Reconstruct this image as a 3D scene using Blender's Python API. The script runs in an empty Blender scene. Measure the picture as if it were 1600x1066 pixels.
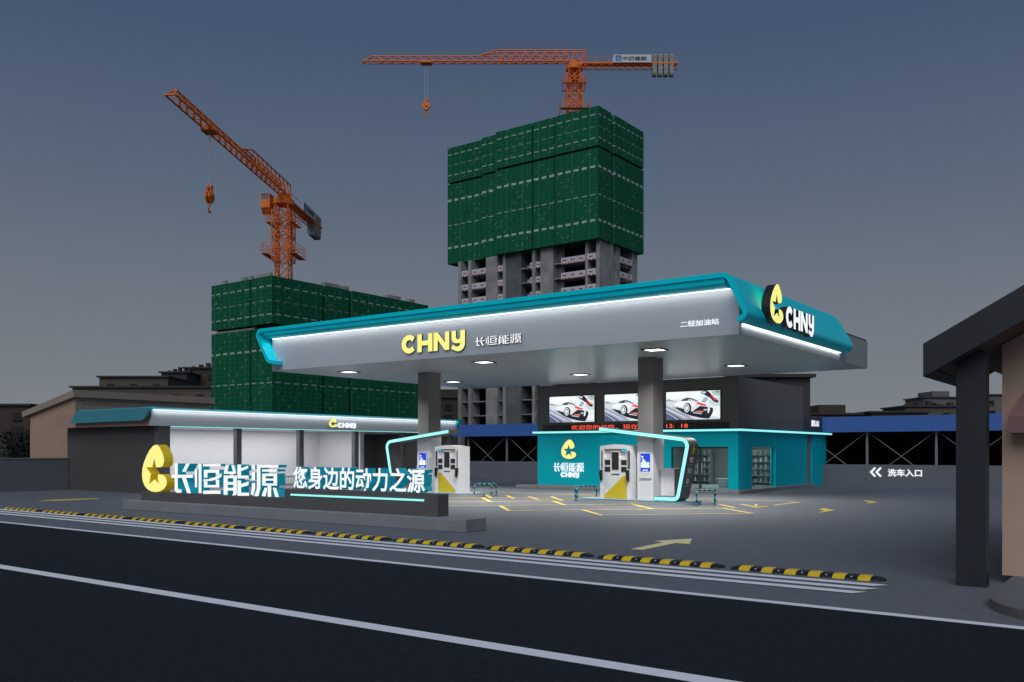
import bpy, bmesh, math, random
from mathutils import Vector, Matrix
random.seed(7)
D = bpy.data
SC = bpy.context.scene
COL = SC.collection
PI = math.pi
R = math.radians
YAW = R(36)
FWD = (-math.sin(YAW), math.cos(YAW)); RGT = (math.cos(YAW), math.sin(YAW))
def pt(r, d):
    return (d*FWD[0]+r*RGT[0], d*FWD[1]+r*RGT[1])

# ------------------------------------------------------------------ materials
MATS = {}
def mat(name, col, rough=.6, metal=0., noise=0., nscale=3., bump=0., bscale=40., spec=.5, emis=None, es=1., coat=0.):
    if name in MATS: return MATS[name]
    m = D.materials.new(name); m.use_nodes = True
    nt = m.node_tree; b = nt.nodes['Principled BSDF']
    b.inputs['Base Color'].default_value = (*col, 1)
    b.inputs['Roughness'].default_value = rough
    b.inputs['Metallic'].default_value = metal
    b.inputs['Specular IOR Level'].default_value = spec
    if coat: b.inputs['Coat Weight'].default_value = coat
    if emis:
        b.inputs['Emission Color'].default_value = (*emis, 1); b.inputs['Emission Strength'].default_value = es
    if noise or bump:
        g = nt.nodes.new('ShaderNodeNewGeometry')
    if noise:
        n = nt.nodes.new('ShaderNodeTexNoise'); n.inputs['Scale'].default_value = nscale; n.inputs['Detail'].default_value = 6
        nt.links.new(g.outputs['Position'], n.inputs['Vector'])
        r = nt.nodes.new('ShaderNodeMapRange'); r.inputs[1].default_value = .3; r.inputs[2].default_value = .7
        r.inputs[3].default_value = 1-noise; r.inputs[4].default_value = 1+noise
        nt.links.new(n.outputs['Fac'], r.inputs[0])
        v = nt.nodes.new('ShaderNodeVectorMath'); v.operation = 'SCALE'; v.inputs[0].default_value = col
        nt.links.new(r.outputs[0], v.inputs['Scale']); nt.links.new(v.outputs[0], b.inputs['Base Color'])
    if bump:
        n2 = nt.nodes.new('ShaderNodeTexNoise'); n2.inputs['Scale'].default_value = bscale; n2.inputs['Detail'].default_value = 3
        nt.links.new(g.outputs['Position'], n2.inputs['Vector'])
        bp = nt.nodes.new('ShaderNodeBump'); bp.inputs['Strength'].default_value = bump; bp.inputs['Distance'].default_value = .02
        nt.links.new(n2.outputs['Fac'], bp.inputs['Height']); nt.links.new(bp.outputs[0], b.inputs['Normal'])
    MATS[name] = m
    return m
def glow(name, col, s=1.):
    if name in MATS: return MATS[name]
    m = D.materials.new(name); m.use_nodes = True; nt = m.node_tree
    b = nt.nodes['Principled BSDF']
    b.inputs['Base Color'].default_value = (col[0]*.2, col[1]*.2, col[2]*.2, 1); b.inputs['Roughness'].default_value = .5
    b.inputs['Emission Color'].default_value = (*col, 1); b.inputs['Emission Strength'].default_value = s
    MATS[name] = m
    return m

class SN:
    """small helper to write node maths"""
    def __init__(s, nt): s.nt = nt
    def m(s, op, a, b=None, c=None):
        n = s.nt.nodes.new('ShaderNodeMath'); n.operation = op
        for i, v in enumerate((a, b, c)):
            if v is None: continue
            if isinstance(v, (int, float)): n.inputs[i].default_value = v
            else: s.nt.links.new(v, n.inputs[i])
        return n.outputs[0]
    def line(s, u, per, w, off=0.):
        f = s.m('FRACT', s.m('ADD', s.m('DIVIDE', u, per), off + 100.5))
        return s.m('LESS_THAN', s.m('ABSOLUTE', s.m('SUBTRACT', f, .5)), w/(2*per))
    def band(s, z, z0, w):
        return s.m('LESS_THAN', s.m('ABSOLUTE', s.m('SUBTRACT', z, z0)), w/2)
    def mix(s, f, a, b):
        n = s.nt.nodes.new('ShaderNodeMix'); n.data_type = 'RGBA'
        for k, v in ((0, f), (6, a), (7, b)):
            if isinstance(v, tuple): n.inputs[k].default_value = (*v, 1)
            elif isinstance(v, (int, float)): n.inputs[k].default_value = v
            else: s.nt.links.new(v, n.inputs[k])
        return n.outputs[2]

def net_mat(name, strong, weak, hz, dper):
    m = D.materials.new(name); m.use_nodes = True; nt = m.node_tree; b = nt.nodes['Principled BSDF']
    b.inputs['Roughness'].default_value = .85; b.inputs['Specular IOR Level'].default_value = .15
    S = SN(nt)
    g = nt.nodes.new('ShaderNodeNewGeometry'); sp = nt.nodes.new('ShaderNodeSeparateXYZ'); nt.links.new(g.outputs['Position'], sp.inputs[0])
    u = S.m('ADD', sp.outputs[0], sp.outputs[1]); z = sp.outputs[2]
    n = nt.nodes.new('ShaderNodeTexNoise'); n.inputs['Scale'].default_value = .35; n.inputs['Detail'].default_value = 4; nt.links.new(g.outputs['Position'], n.inputs['Vector'])
    n2 = nt.nodes.new('ShaderNodeTexNoise'); n2.inputs['Scale'].default_value = 2.2; n2.inputs['Detail'].default_value = 2; nt.links.new(g.outputs['Position'], n2.inputs['Vector'])
    wav = S.m('MULTIPLY', S.m('SUBTRACT', n.outputs['Fac'], .5), .5)
    zz = S.m('ADD', z, wav); uu = S.m('ADD', u, S.m('MULTIPLY', wav, .5))
    base = S.mix(n2.outputs['Fac'], (.002, .068, .030), (.006, .150, .070))
    vl = S.line(uu, 1.35, .075); hl = S.line(zz, hz, .065)
    grid = S.m('MULTIPLY', S.m('MAXIMUM', vl, hl), S.m('MULTIPLY', n2.outputs['Fac'], .62))
    c = S.mix(grid, base, (.09, .30, .19))
    vb = S.line(uu, 4.05, .16)
    c = S.mix(S.m('MULTIPLY', vb, .35), c, (.11, .25, .17))
    # couplers that show as light dots along the diagonal braces behind the net
    dots = S.m('LESS_THAN', S.m('FRACT', S.m('MULTIPLY', z, .9)), .38)
    d1 = S.line(S.m('ADD', u, z), dper, .16); d2 = S.line(S.m('SUBTRACT', u, z), dper, .16)
    c = S.mix(S.m('MULTIPLY', S.m('MAXIMUM', d1, d2), S.m('MULTIPLY', dots, .6)), c, (.3, .42, .35))
    dash = S.m('LESS_THAN', S.m('FRACT', S.m('DIVIDE', u, 1.9)), .62)
    n3 = nt.nodes.new('ShaderNodeTexNoise'); n3.inputs['Scale'].default_value = .9; nt.links.new(g.outputs['Position'], n3.inputs['Vector'])
    rag = S.m('MULTIPLY', S.m('SUBTRACT', n3.outputs['Fac'], .5), .25)
    zr = S.m('ADD', z, rag)
    for z0, w, k in strong + weak:
        c = S.mix(S.m('MULTIPLY', S.m('MULTIPLY', S.band(zr, z0, w), dash), k), c, (.55, .62, .58))
    nt.links.new(c, b.inputs['Base Color'])
    return m

# ------------------------------------------------------------------ mesh builder
class MB:
    def __init__(s): s.v = []; s.f = []; s.fm = []; s.mats = []; s.sm = []
    def mi(s, m):
        if m not in s.mats: s.mats.append(m)
        return s.mats.index(m)
    def add(s, vs, fs, m, smooth=False):
        k = len(s.v); s.v += [tuple(v) for v in vs]; i = s.mi(m)
        for f in fs: s.f.append([k+a for a in f]); s.fm.append(i); s.sm.append(smooth)
        return s
    def box(s, x0, y0, z0, x1, y1, z1, m):
        if x0 > x1: x0, x1 = x1, x0
        if y0 > y1: y0, y1 = y1, y0
        if z0 > z1: z0, z1 = z1, z0
        return s.add([(x0,y0,z0),(x1,y0,z0),(x1,y1,z0),(x0,y1,z0),(x0,y0,z1),(x1,y0,z1),(x1,y1,z1),(x0,y1,z1)],
            [(0,3,2,1),(4,5,6,7),(0,1,5,4),(1,2,6,5),(2,3,7,6),(3,0,4,7)], m)
    def prism(s, poly, ax, a, b, m, mside=None, smooth=False):
        """poly of 2-D points; ax 'y': points are (x,z) run from y=a to y=b; 'x': (y,z); 'z': (x,y)"""
        A = sum(poly[i][0]*poly[(i+1)%len(poly)][1]-poly[(i+1)%len(poly)][0]*poly[i][1] for i in range(len(poly)))
        if A < 0: poly = poly[::-1]
        if a > b: a, b = b, a
        n = len(poly)
        def P(p, t): return {'y': (p[0], t, p[1]), 'x': (t, p[0], p[1]), 'z': (p[0], p[1], t)}[ax]
        vs = [P(p, a) for p in poly]+[P(p, b) for p in poly]
        lo = list(range(n)); hi = list(range(n, 2*n))
        if ax == 'y': caps = [lo, hi[::-1]]; fl = True
        else: caps = [lo[::-1], hi]; fl = False
        s.add(vs, caps, m)
        k = len(s.v)-2*n; i = s.mi(mside or m)
        for j in range(n):
            q = [k+j, k+(j+1)%n, k+n+(j+1)%n, k+n+j]
            s.f.append(q[::-1] if fl else q); s.fm.append(i); s.sm.append(smooth)
        return s
    def tube(s, p, q, r, m, n=6, r2=None):
        p = Vector(p); q = Vector(q); d = (q-p)
        if d.length < 1e-6: return s
        d.normalize(); a = d.orthogonal().normalized(); b = d.cross(a); r2 = r if r2 is None else r2
        vs = [p+(a*math.cos(t)+b*math.sin(t))*r for t in [2*PI*i/n for i in range(n)]]+[q+(a*math.cos(t)+b*math.sin(t))*r2 for t in [2*PI*i/n for i in range(n)]]
        fs = [(i, (i+1)%n, n+(i+1)%n, n+i) for i in range(n)]
        s.add(vs, fs, m, n > 6); s.add([vs[i] for i in range(n)], [list(range(n))[::-1]], m); s.add([vs[n+i] for i in range(n)], [list(range(n))], m)
        return s
    def quad(s, vs, m): return s.add(vs, [tuple(range(len(vs)))], m)
    def build(s, name, parent=None, origin=(0,0,0), bevel=0., rot=0.):
        me = D.meshes.new(name)
        ox, oy, oz = origin
        me.from_pydata([(x-ox, y-oy, z-oz) for x, y, z in s.v], [], s.f)
        for m in s.mats: me.materials.append(m)
        for p, i, k in zip(me.polygons, s.fm, s.sm): p.material_index = i; p.use_smooth = k
        me.update()
        o = D.objects.new(name, me); COL.objects.link(o)
        if parent is not None: o.parent = parent
        else: o.location = origin
        if bevel:
            md = o.modifiers.new('Bevel', 'BEVEL'); md.width = bevel; md.segments = 2; md.limit_method = 'ANGLE'; md.angle_limit = R(40)
            md.harden_normals = False
        return o

def tag(o, label=None, cat=None, group=None, kind=None):
    if label: o['label'] = label
    if cat: o['category'] = cat
    if group: o['group'] = group
    if kind: o['kind'] = kind
    return o
def thing(name, label, cat, loc=(0,0,0), rz=0., group=None):
    o = D.objects.new(name, None); COL.objects.link(o); o.location = loc; o.rotation_euler = (0, 0, rz); o.empty_display_size = .3
    return tag(o, label, cat, group)
def struct(name, mb): return tag(mb.build(name), kind='structure')
def copy_tree(o, parent=None):
    c = o.copy(); COL.objects.link(c)
    if parent is not None: c.parent = parent
    for ch in list(o.children): copy_tree(ch, c)
    return c
def arc(cx, cy, r, a0, a1, n=8): return [(cx+r*math.cos(R(a0+(a1-a0)*i/n)), cy+r*math.sin(R(a0+(a1-a0)*i/n))) for i in range(n+1)]
def rounded(pts, rads, n=6):
    out = []
    N = len(pts)
    for i in range(N):
        p = Vector(pts[i]); a = Vector(pts[i-1]); b = Vector(pts[(i+1)%N]); r = rads[i]
        if r <= 0: out.append(tuple(p)); continue
        u = (a-p).normalized(); v = (b-p).normalized(); ang = u.angle(v)
        t = r/math.tan(ang/2); c = p+(u+v).normalized()*(r/math.sin(ang/2))
        s0 = p+u*t; s1 = p+v*t
        a0 = math.atan2(s0.y-c.y, s0.x-c.x); a1 = math.atan2(s1.y-c.y, s1.x-c.x)
        d = (a1-a0+PI) % (2*PI)-PI
        out += [(c.x+r*math.cos(a0+d*k/n), c.y+r*math.sin(a0+d*k/n)) for k in range(n+1)]
    return out
def strip_poly(path, rads, hw, n=8):
    """closed outline of a band of half width hw along a rounded 2-D path"""
    P = [Vector(p) for p in path]; c = []
    for i, p in enumerate(P):
        if i in (0, len(P)-1) or rads[i] <= 0: c.append(p); continue
        u = (P[i-1]-p).normalized(); v = (P[i+1]-p).normalized(); ang = u.angle(v); r = rads[i]
        t = r/math.tan(ang/2); ce = p+(u+v).normalized()*(r/math.sin(ang/2)); s0 = p+u*t; s1 = p+v*t
        a0 = math.atan2(s0.y-ce.y, s0.x-ce.x); a1 = math.atan2(s1.y-ce.y, s1.x-ce.x); d = (a1-a0+PI) % (2*PI)-PI
        c += [Vector((ce.x+r*math.cos(a0+d*k/n), ce.y+r*math.sin(a0+d*k/n))) for k in range(n+1)]
    L = []; Rr = []
    for i, p in enumerate(c):
        d = ((c[min(i+1, len(c)-1)]-c[max(i-1, 0)])).normalized(); nrm = Vector((-d.y, d.x))
        L.append(tuple(p+nrm*hw)); Rr.append(tuple(p-nrm*hw))
    return L+Rr[::-1]

# ------------------------------------------------------------------ lettering
def placed(pts, face, org, sx, sz):
    """unit glyph outline -> outline in the plane of the wall; 'front' faces -Y, 'side' faces +X"""
    ox, oy, oz = org
    if face == 'front': return [(ox+x*sx, oz+z*sz) for x, z in pts]
    return [(oy+x*sx, oz+z*sz) for x, z in pts]
def letter(polys, face, org, sx, sz, depth, mf, ms, parent, name='letter'):
    """raised letter whose front stands `depth` proud of org"""
    mb = MB()
    for k, P in enumerate(polys):
        q = placed(P, face, org, sx, sz); e = .0012*(k % 5)
        if face == 'front': mb.prism(q, 'y', org[1]-depth-e, org[1]+.004, mf, ms)
        else: mb.prism(q, 'x', org[0]-.004, org[0]+depth+e, mf, ms)
    # only the front keeps the lit face: recolour the back cap
    for i, f in enumerate(mb.f): pass
    o = mb.build(name, parent, LOCS[parent.name])
    return o
LOCS = {}
def T(name, label, cat, loc, group=None):
    o = thing(name, label, cat, loc, 0, group); LOCS[o.name] = loc; return o
def part(mb, name, root, bevel=0., sub=None, label=None):
    """root gives the origin; sub is the part the new mesh hangs under"""
    o = mb.build(name, sub or root, LOCS[root.name], bevel)
    if label: o['label'] = label
    return o
def c_shape():
    out = arc(.5, .5, .52, 42, 318, 20); inn = arc(.52, .5, .235, 318+14, 42-14, 14)
    return [out+inn]
CH_C = c_shape()
CH_H = [[(0,0),(.3,0),(.3,.36),(.72,.36),(.72,0),(1.02,0),(1.02,1),(.72,1),(.72,.62),(.3,.62),(.3,1),(0,1)]]
CH_N = [[(0,0),(.28,0),(.28,.58),(.76,0),(1.04,0),(1.04,1),(.76,1),(.76,.42),(.28,1),(0,1)]]
CH_Y = [[(.06,1),(.06,.68)]+arc(.36,.62,.3,180,270,6)+[(.62,.32)]+arc(.45,.3,.17,0,-90,4)+[(.35,.13),(.17,.26),(.02,.06)]+arc(.5,.3,.42,-125,0,10)[1:]+[(.92,1),(.62,1),(.62,.6)]+arc(.48,.66,.14,-10,-170,6)+[(.34,1)]]
def chny(face, org, w, h, depth, mf, ms, root, sub=None):
    xs = [0, 1.08, 2.17, 3.3]; tot = 4.25
    for gl, x in zip((CH_C, CH_H, CH_N, CH_Y), xs):
        s = w/tot
        o2 = (org[0]+x*s, org[1], org[2]) if face == 'front' else (org[0], org[1]+x*s, org[2])
        letter(gl, face, o2, s, h, depth, mf, ms, root)
def hanzi(face, org, w, h, depth, mf, ms, root):
    for k in ('c1', 'c2', 'c3', 'c4'):
        letter(GLY[k], face, org, w/5.56, h, depth, mf, ms, root)
def emblem(face, org, w, h, depth, mf, ms, root):
    letter([LOGO], face, org, w/.901, h, depth, mf, ms, root, 'emblem')
def text_part(body, face, org, w, h, depth, mf, ms, root, bold=.0, name='letter', z=True, split=True, sub=None):
    """lettering set in the built-in font, one mesh per character, fitted to w x h"""
    def mesh_of(t):
        c = D.curves.new('glyphs', 'FONT'); c.body = t; c.offset = bold; c.resolution_u = 3
        o = D.objects.new('glyphs', c); COL.objects.link(o)
        dg = bpy.context.evaluated_depsgraph_get(); dg.update()
        me = D.meshes.new_from_object(o.evaluated_get(dg))
        D.objects.remove(o); D.curves.remove(c)
        vs = [tuple(v.co) for v in me.vertices]; fs = [tuple(p.vertices) for p in me.polygons]; D.meshes.remove(me)
        return vs, fs
    vs, fs = mesh_of(body)
    x0 = min(v[0] for v in vs); x1 = max(v[0] for v in vs); y0 = min(v[1] for v in vs); y1 = max(v[1] for v in vs)
    bm = bmesh.new(); bv = [bm.verts.new((v[0], v[1], 0)) for v in vs]
    for f in fs:
        try: bm.faces.new([bv[i] for i in f])
        except ValueError: pass
    bmesh.ops.remove_doubles(bm, verts=bm.verts, dist=1e-5)
    cw = (x1-x0)/len(body)
    groups = {}
    for f in bm.faces:
        k = min(len(body)-1, int((f.calc_center_median().x-x0)/cw)) if split else 0
        groups.setdefault(k, []).append(f)
    for k in sorted(groups):
        faces = groups[k]; ids = {}; V = []; Fs = []; edges = {}
        for f in faces:
            q = []
            for v in f.verts:
                if v.index not in ids or True:
                    key = (round(v.co.x, 5), round(v.co.y, 5))
                    if key not in ids: ids[key] = len(V); V.append(key)
                    q.append(ids[key])
            if f.normal.z < 0: q.reverse()
            Fs.append(q)
            for a, b in zip(q, q[1:]+q[:1]): edges[(a, b)] = 1
        mb = MB(); n = len(V)
        def P(v, t):
            x = (v[0]-x0)/(x1-x0)*w; zz = (v[1]-y0)/(y1-y0)*h
            if face == 'front': return (org[0]+x, org[1]-t, org[2]+zz)
            return (org[0]+t, org[1]+x, org[2]+zz)
        pts = [P(v, depth) for v in V]+[P(v, 0) for v in V]
        mb.add(pts, Fs, mf); kk = 0; i = mb.mi(ms)
        for (a, b) in edges:
            if (b, a) not in edges:
                mb.f.append([b, a, n+a, n+b]); mb.fm.append(i); mb.sm.append(False)
        o = mb.build(name, sub or root, LOCS[root.name])
    bm.free()
GLY= {'c1':[[(0.187,0.995),(0.343,0.997),(0.343,0.165),(0.423,0.114),(0.563,0.118),(0.563,0.014),(0.313,0.007),(0.223,0.049),(0.187,0.114)],[(0.835,0.992),(1.016,0.994),(0.8,0.727),(0.612,0.724)],[(0.0,0.605),(0.182,0.608),(0.182,0.51),(0.0,0.506)],[(0.348,0.611),(1.201,0.624),(1.201,0.528),(0.348,0.513)],[(0.612,0.515),(0.81,0.518),(1.089,0.014),(0.908,0.009)]],'c2':[[(1.322,0.807),(1.428,0.808),(1.428,0.212),(1.322,0.21)],[(1.538,0.998),(1.667,0.999),(1.667,0.03),(1.538,0.027)],[(1.776,0.992),(2.684,1.0),(2.684,0.923),(1.776,0.914)],[(1.824,0.799),(2.615,0.809),(2.615,0.718),(1.824,0.707)],[(1.824,0.704),(1.989,0.706),(1.989,0.542),(1.824,0.539)],[(2.464,0.713),(2.615,0.715),(2.615,0.647),(2.464,0.645)],[(1.776,0.484),(2.059,0.495),(2.385,0.558),(2.615,0.644),(2.752,0.698),(2.73,0.592),(2.523,0.504),(2.153,0.445),(1.776,0.437)],[(2.464,0.485),(2.615,0.488),(2.615,0.241),(2.464,0.238)],[(1.824,0.424),(1.989,0.427),(1.989,0.226),(1.824,0.222)],[(1.993,0.304),(2.459,0.314),(2.459,0.237),(1.993,0.226)],[(1.776,0.114),(2.684,0.138),(2.684,0.036),(1.776,0.01)]],'c3':[[(2.97,0.983),(3.123,0.984),(3.043,0.761),(2.88,0.759)],[(2.88,0.756),(3.471,0.764),(3.471,0.695),(2.88,0.685)],[(3.258,0.963),(3.383,0.973),(3.462,0.767),(3.347,0.765)],[(2.866,0.629),(3.516,0.64),(3.516,0.556),(2.866,0.544)],[(2.866,0.541),(3.047,0.544),(3.047,0.013),(2.866,0.007)],[(3.36,0.55),(3.516,0.553),(3.516,0.06),(3.462,0.008),(3.285,0.008),(3.36,0.064)],[(3.052,0.421),(3.356,0.427),(3.356,0.343),(3.052,0.336)],[(3.052,0.238),(3.356,0.245),(3.356,0.161),(3.052,0.153)],[(3.573,0.989),(3.727,0.99),(3.727,0.554),(3.573,0.551)],[(3.731,0.865),(4.083,0.958),(4.083,0.875),(3.731,0.782)],[(3.731,0.643),(4.105,0.649),(4.105,0.561),(3.731,0.554)],[(3.573,0.487),(3.727,0.49),(3.727,0.005),(3.573,0.0)],[(3.731,0.366),(4.105,0.462),(4.105,0.346),(3.731,0.268)],[(3.731,0.099),(4.127,0.11),(4.127,0.016),(3.731,0.005)]],'c4':[[(4.277,0.982),(4.418,0.983),(4.418,0.846),(4.277,0.844)],[(4.277,0.748),(4.418,0.75),(4.418,0.512),(4.277,0.509)],[(4.286,0.419),(4.426,0.422),(4.426,0.258),(4.341,0.023),(4.226,0.074),(4.286,0.241)],[(4.533,0.989),(5.529,0.999),(5.529,0.914),(4.533,0.902)],[(4.533,0.899),(4.681,0.901),(4.681,0.251),(4.588,0.017),(4.409,0.011),(4.533,0.247)],[(4.786,0.851),(5.468,0.859),(5.468,0.792),(4.786,0.783)],[(4.786,0.72),(5.468,0.731),(5.468,0.656),(4.786,0.644)],[(4.786,0.642),(4.932,0.644),(4.932,0.352),(4.786,0.348)],[(5.325,0.651),(5.468,0.653),(5.468,0.364),(5.325,0.361)],[(4.936,0.568),(5.32,0.575),(5.32,0.514),(4.936,0.506)],[(4.936,0.419),(5.32,0.428),(5.32,0.361),(4.936,0.352)],[(5.048,0.352),(5.193,0.355),(5.193,0.016),(5.048,0.011)],[(4.899,0.283),(5.023,0.286),(4.924,0.018),(4.756,0.03)],[(5.296,0.293),(5.419,0.296),(5.557,0.019),(5.394,0.022)]]}
LOGO= [(0.534,1.0),(0.411,0.976),(0.287,0.889),(0.162,0.755),(0.072,0.622),(0.018,0.498),(0.0,0.374),(0.018,0.24),(0.09,0.129),(0.198,0.055),(0.34,0.012),(0.499,0.0),(0.656,0.02),(0.795,0.074),(0.881,0.147),(0.901,0.217),(0.881,0.287),(0.822,0.34),(0.726,0.371),(0.593,0.377),(0.583,0.292),(0.639,0.161),(0.464,0.265),(0.251,0.153),(0.323,0.379),(0.144,0.52),(0.376,0.522),(0.446,0.736),(0.524,0.524),(0.674,0.525),(0.76,0.566),(0.802,0.637),(0.795,0.718),(0.753,0.808),(0.674,0.909),(0.604,0.969)]
AR= [[(-8.84, 16.22), (-8.57, 16.26), (-8.62, 17.86), (-8.28, 17.83), (-8.76, 18.97), (-9.21, 17.98), (-8.92, 17.86)], [(-9.66, 30.88), (-9.68, 31.68), (-9.08, 30.84), (-9.1, 29.09), (-9.28, 30.44)], [(-9.8, 36.98), (-9.83, 37.6), (-9.16, 36.65), (-9.18, 35.04), (-9.38, 36.48)], [(-36.03, 17.79), (-36.62, 18.74), (-36.26, 20.48), (-35.7, 20.18), (-35.53, 18.6)]]
# ------------------------------------------------------------------ palette
CONC = mat('forecourt_concrete', (.150,.160,.182), .75, noise=.11, nscale=5, bump=.5, bscale=24, spec=.3)
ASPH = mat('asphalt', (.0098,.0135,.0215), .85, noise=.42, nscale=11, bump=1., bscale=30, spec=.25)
WHITE_P = mat('road_paint', (.90,.91,.95), .6, noise=.04, nscale=4)
YEL_P = mat('yellow_road_paint', (.80,.60,.10), .6, noise=.12, nscale=5)
TEAL = mat('teal_panel', (.0,.74,.86), .35, noise=.02, nscale=1.2, spec=.2)
TEAL_W = mat('teal_wall', (.0,.54,.65), .6, noise=.03, nscale=1.5, spec=.15)
GREYP = mat('pale_grey_panel', (.52,.54,.57), .36, noise=.02, nscale=.8)
SOFF = mat('soffit_panel', (.50,.53,.56), .30, noise=.03, nscale=.6)
DARK = mat('dark_grey_cladding', (.12,.116,.115), .55, noise=.04, nscale=1.2)
DARK2 = mat('charcoal_cladding', (.135,.126,.118), .5, noise=.05, nscale=1.5)
WHITE = mat('white_metal', (.72,.72,.74), .4)
BEIGE = mat('beige_render', (.44,.285,.20), .8, noise=.05, nscale=1.3, bump=.1, bscale=60)
BEIGE2 = mat('olive_beige_render', (.33,.285,.225), .8, noise=.05, nscale=1.3)
BLACK = mat('black_rubber', (.012,.012,.014), .45)
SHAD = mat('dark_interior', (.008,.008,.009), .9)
LED = glow('led_cyan', (.32,.90,.86), 1.05)
LEDW = glow('led_white', (.95,.97,1.), 2.)
YGL = glow('lit_yellow_face', (.93,.87,.25), 1.0)
WGL = glow('lit_white_face', (.9,.93,.97), 1.0)
YSIDE = mat('golden_return', (.60,.45,.015), .45, emis=(.3,.2,.004), es=.5)
TSIDE = mat('teal_return', (.004,.40,.50), .45, emis=(0,.12,.16), es=.6)
BSIDE = mat('black_return', (.015,.015,.017), .5)
STONE = mat('plinth_stone', (.25,.25,.26), .75, noise=.08, nscale=2, bump=.15, bscale=50)
PLNK = mat('sign_base_cladding', (.115,.105,.102), .6, noise=.05, nscale=1.5)
ORANGE = mat('crane_orange', (.85,.19,.012), .55, noise=.10, nscale=2)
TCON = mat('tower_concrete', (.31,.30,.29), .9, noise=.28, nscale=.35, bump=.3, bscale=3)
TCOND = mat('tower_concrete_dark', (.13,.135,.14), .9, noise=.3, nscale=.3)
YELLOW = mat('yellow_panel', (.62,.47,.02), .45)
SCRN = mat('dark_display', (.03,.028,.026), .3)

# ------------------------------------------------------------------ setting
g = MB(); g.box(-900, -500, -.30, 900, 1500, -.004, mat('far_ground', (.07,.072,.07), .95, noise=.2, nscale=.05)); struct('ground', g)
g = MB(); g.quad([(-46,11.95,0),(12,11.2,0),(12,56,0),(-46,56,0)], CONC); g.quad([(-90,12.9,0),(-46.001,11.95,0),(-46.001,21,0),(-90,21,0)], CONC); struct('forecourt', g)
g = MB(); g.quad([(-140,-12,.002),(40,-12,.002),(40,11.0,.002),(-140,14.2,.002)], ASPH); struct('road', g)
g = MB()
def rline(mb, x0, y0, x1, y1, w, m, z=.006):
    d = Vector((x1-x0, y1-y0)).normalized(); n = Vector((-d.y, d.x))*w/2
    mb.quad([(x0-n.x,y0-n.y,z),(x1-n.x,y1-n.y,z),(x1+n.x,y1+n.y,z),(x0+n.x,y0+n.y,z)], m)
rline(g, -120, 13.84, 20, 11.22, .19, WHITE_P); struct('road_edge_line', g)
g = MB(); rline(g, -120, 8.1, 30, 7.15, .25, WHITE_P); struct('road_lane_line', g)
for i, (yl, yr, xr) in enumerate(((14.62, 14.02, -3.48), (14.17, 13.58, -3.50), (13.72, 13.14, -3.55))):
    g = MB(); k = (yr-yl)/(-3.5+31.8); y0 = yr-k*(90-3.5); w = .12
    g.quad([(-90, yr-k*86.5-w, .010), (xr-.06, yr-w, .010), (xr+.10, yr+w, .010), (-90, yr-k*86.5+w, .010)], WHITE_P); struct('rumble_line', g)
# yellow markings of the refuelling bays
THICK = [(-19.56,26.19,-17.7,24.21),(-23.31,29.98,-21.3,27.95),(-25.0,32.38,-23.26,30.52),(-23.85,32.4,-22.0,30.42),(-22.53,32.24,-20.79,30.42),(-21.74,32.81,-19.59,30.35),
 (-19.63,29.77,-17.85,27.89),(-16.0,26.05,-14.15,24.21),(-16.14,29.83,-14.32,27.88),(-13.6,31.8,-12.29,30.12),(-12.48,29.57,-10.73,27.74)]
THIN = [(-17.7,24.25,-12.4,29.65),(-14.15,24.25,-10.73,27.74),(-22.2,23.6,-16.1,29.9),(-23.9,25.6,-19.5,29.9),(-25.2,28.0,-21.3,32.2),(-26.2,34.45,-11.9,35.1),(-27.5,26.5,-23.2,30.6),(-20.9,30.6,-18.9,32.4)]
g = MB()
for a in THICK: rline(g, *a, .15, YEL_P, .006)
for a in THIN: rline(g, *a, .15, YEL_P, .010)
rline(g, -11.68, 32.2, -11.62, 34.9, .15, YEL_P, .006)
rline(g, -12.95, 32.3, -11.72, 30.75, .16, YEL_P, .006); rline(g, -11.78, 30.7, -11.68, 31.65, .16, YEL_P, .008); rline(g, -12.4, 32.4, -12.0, 31.4, .10, YEL_P, .012)
struct('bay_marking', g)
for ai, P in enumerate(AR):
    g = MB(); A = sum(P[i][0]*P[(i+1)%len(P)][1]-P[(i+1)%len(P)][0]*P[i][1] for i in range(len(P)))
    g.quad([(x, y, .008) for x, y in (P if A > 0 else P[::-1])], mat('pale_yellow_paint', (.90,.80,.36), .6, noise=.08, nscale=5) if ai == 0 else YEL_P); struct('arrow_marking', g)
# grass bank beyond the boundary wall
g = MB(); GR = mat('grass', (.018,.03,.008), .95, noise=.35, nscale=1.2)
NX = 24
for i in range(NX):
    for j in range(12):
        x0 = -150+i*(92/NX); x1 = x0+92/NX; y0 = 22+j*3; y1 = y0+3
        f = lambda x, y: .2+.055*(y-22)*(1+.05*math.sin(x*.7+y*.3))
        g.quad([(x0,y0,f(x0,y0)),(x1,y0,f(x1,y0)),(x1,y1,f(x1,y1)),(x0,y1,f(x0,y1))], GR)
struct('grass_bank', g)

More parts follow.
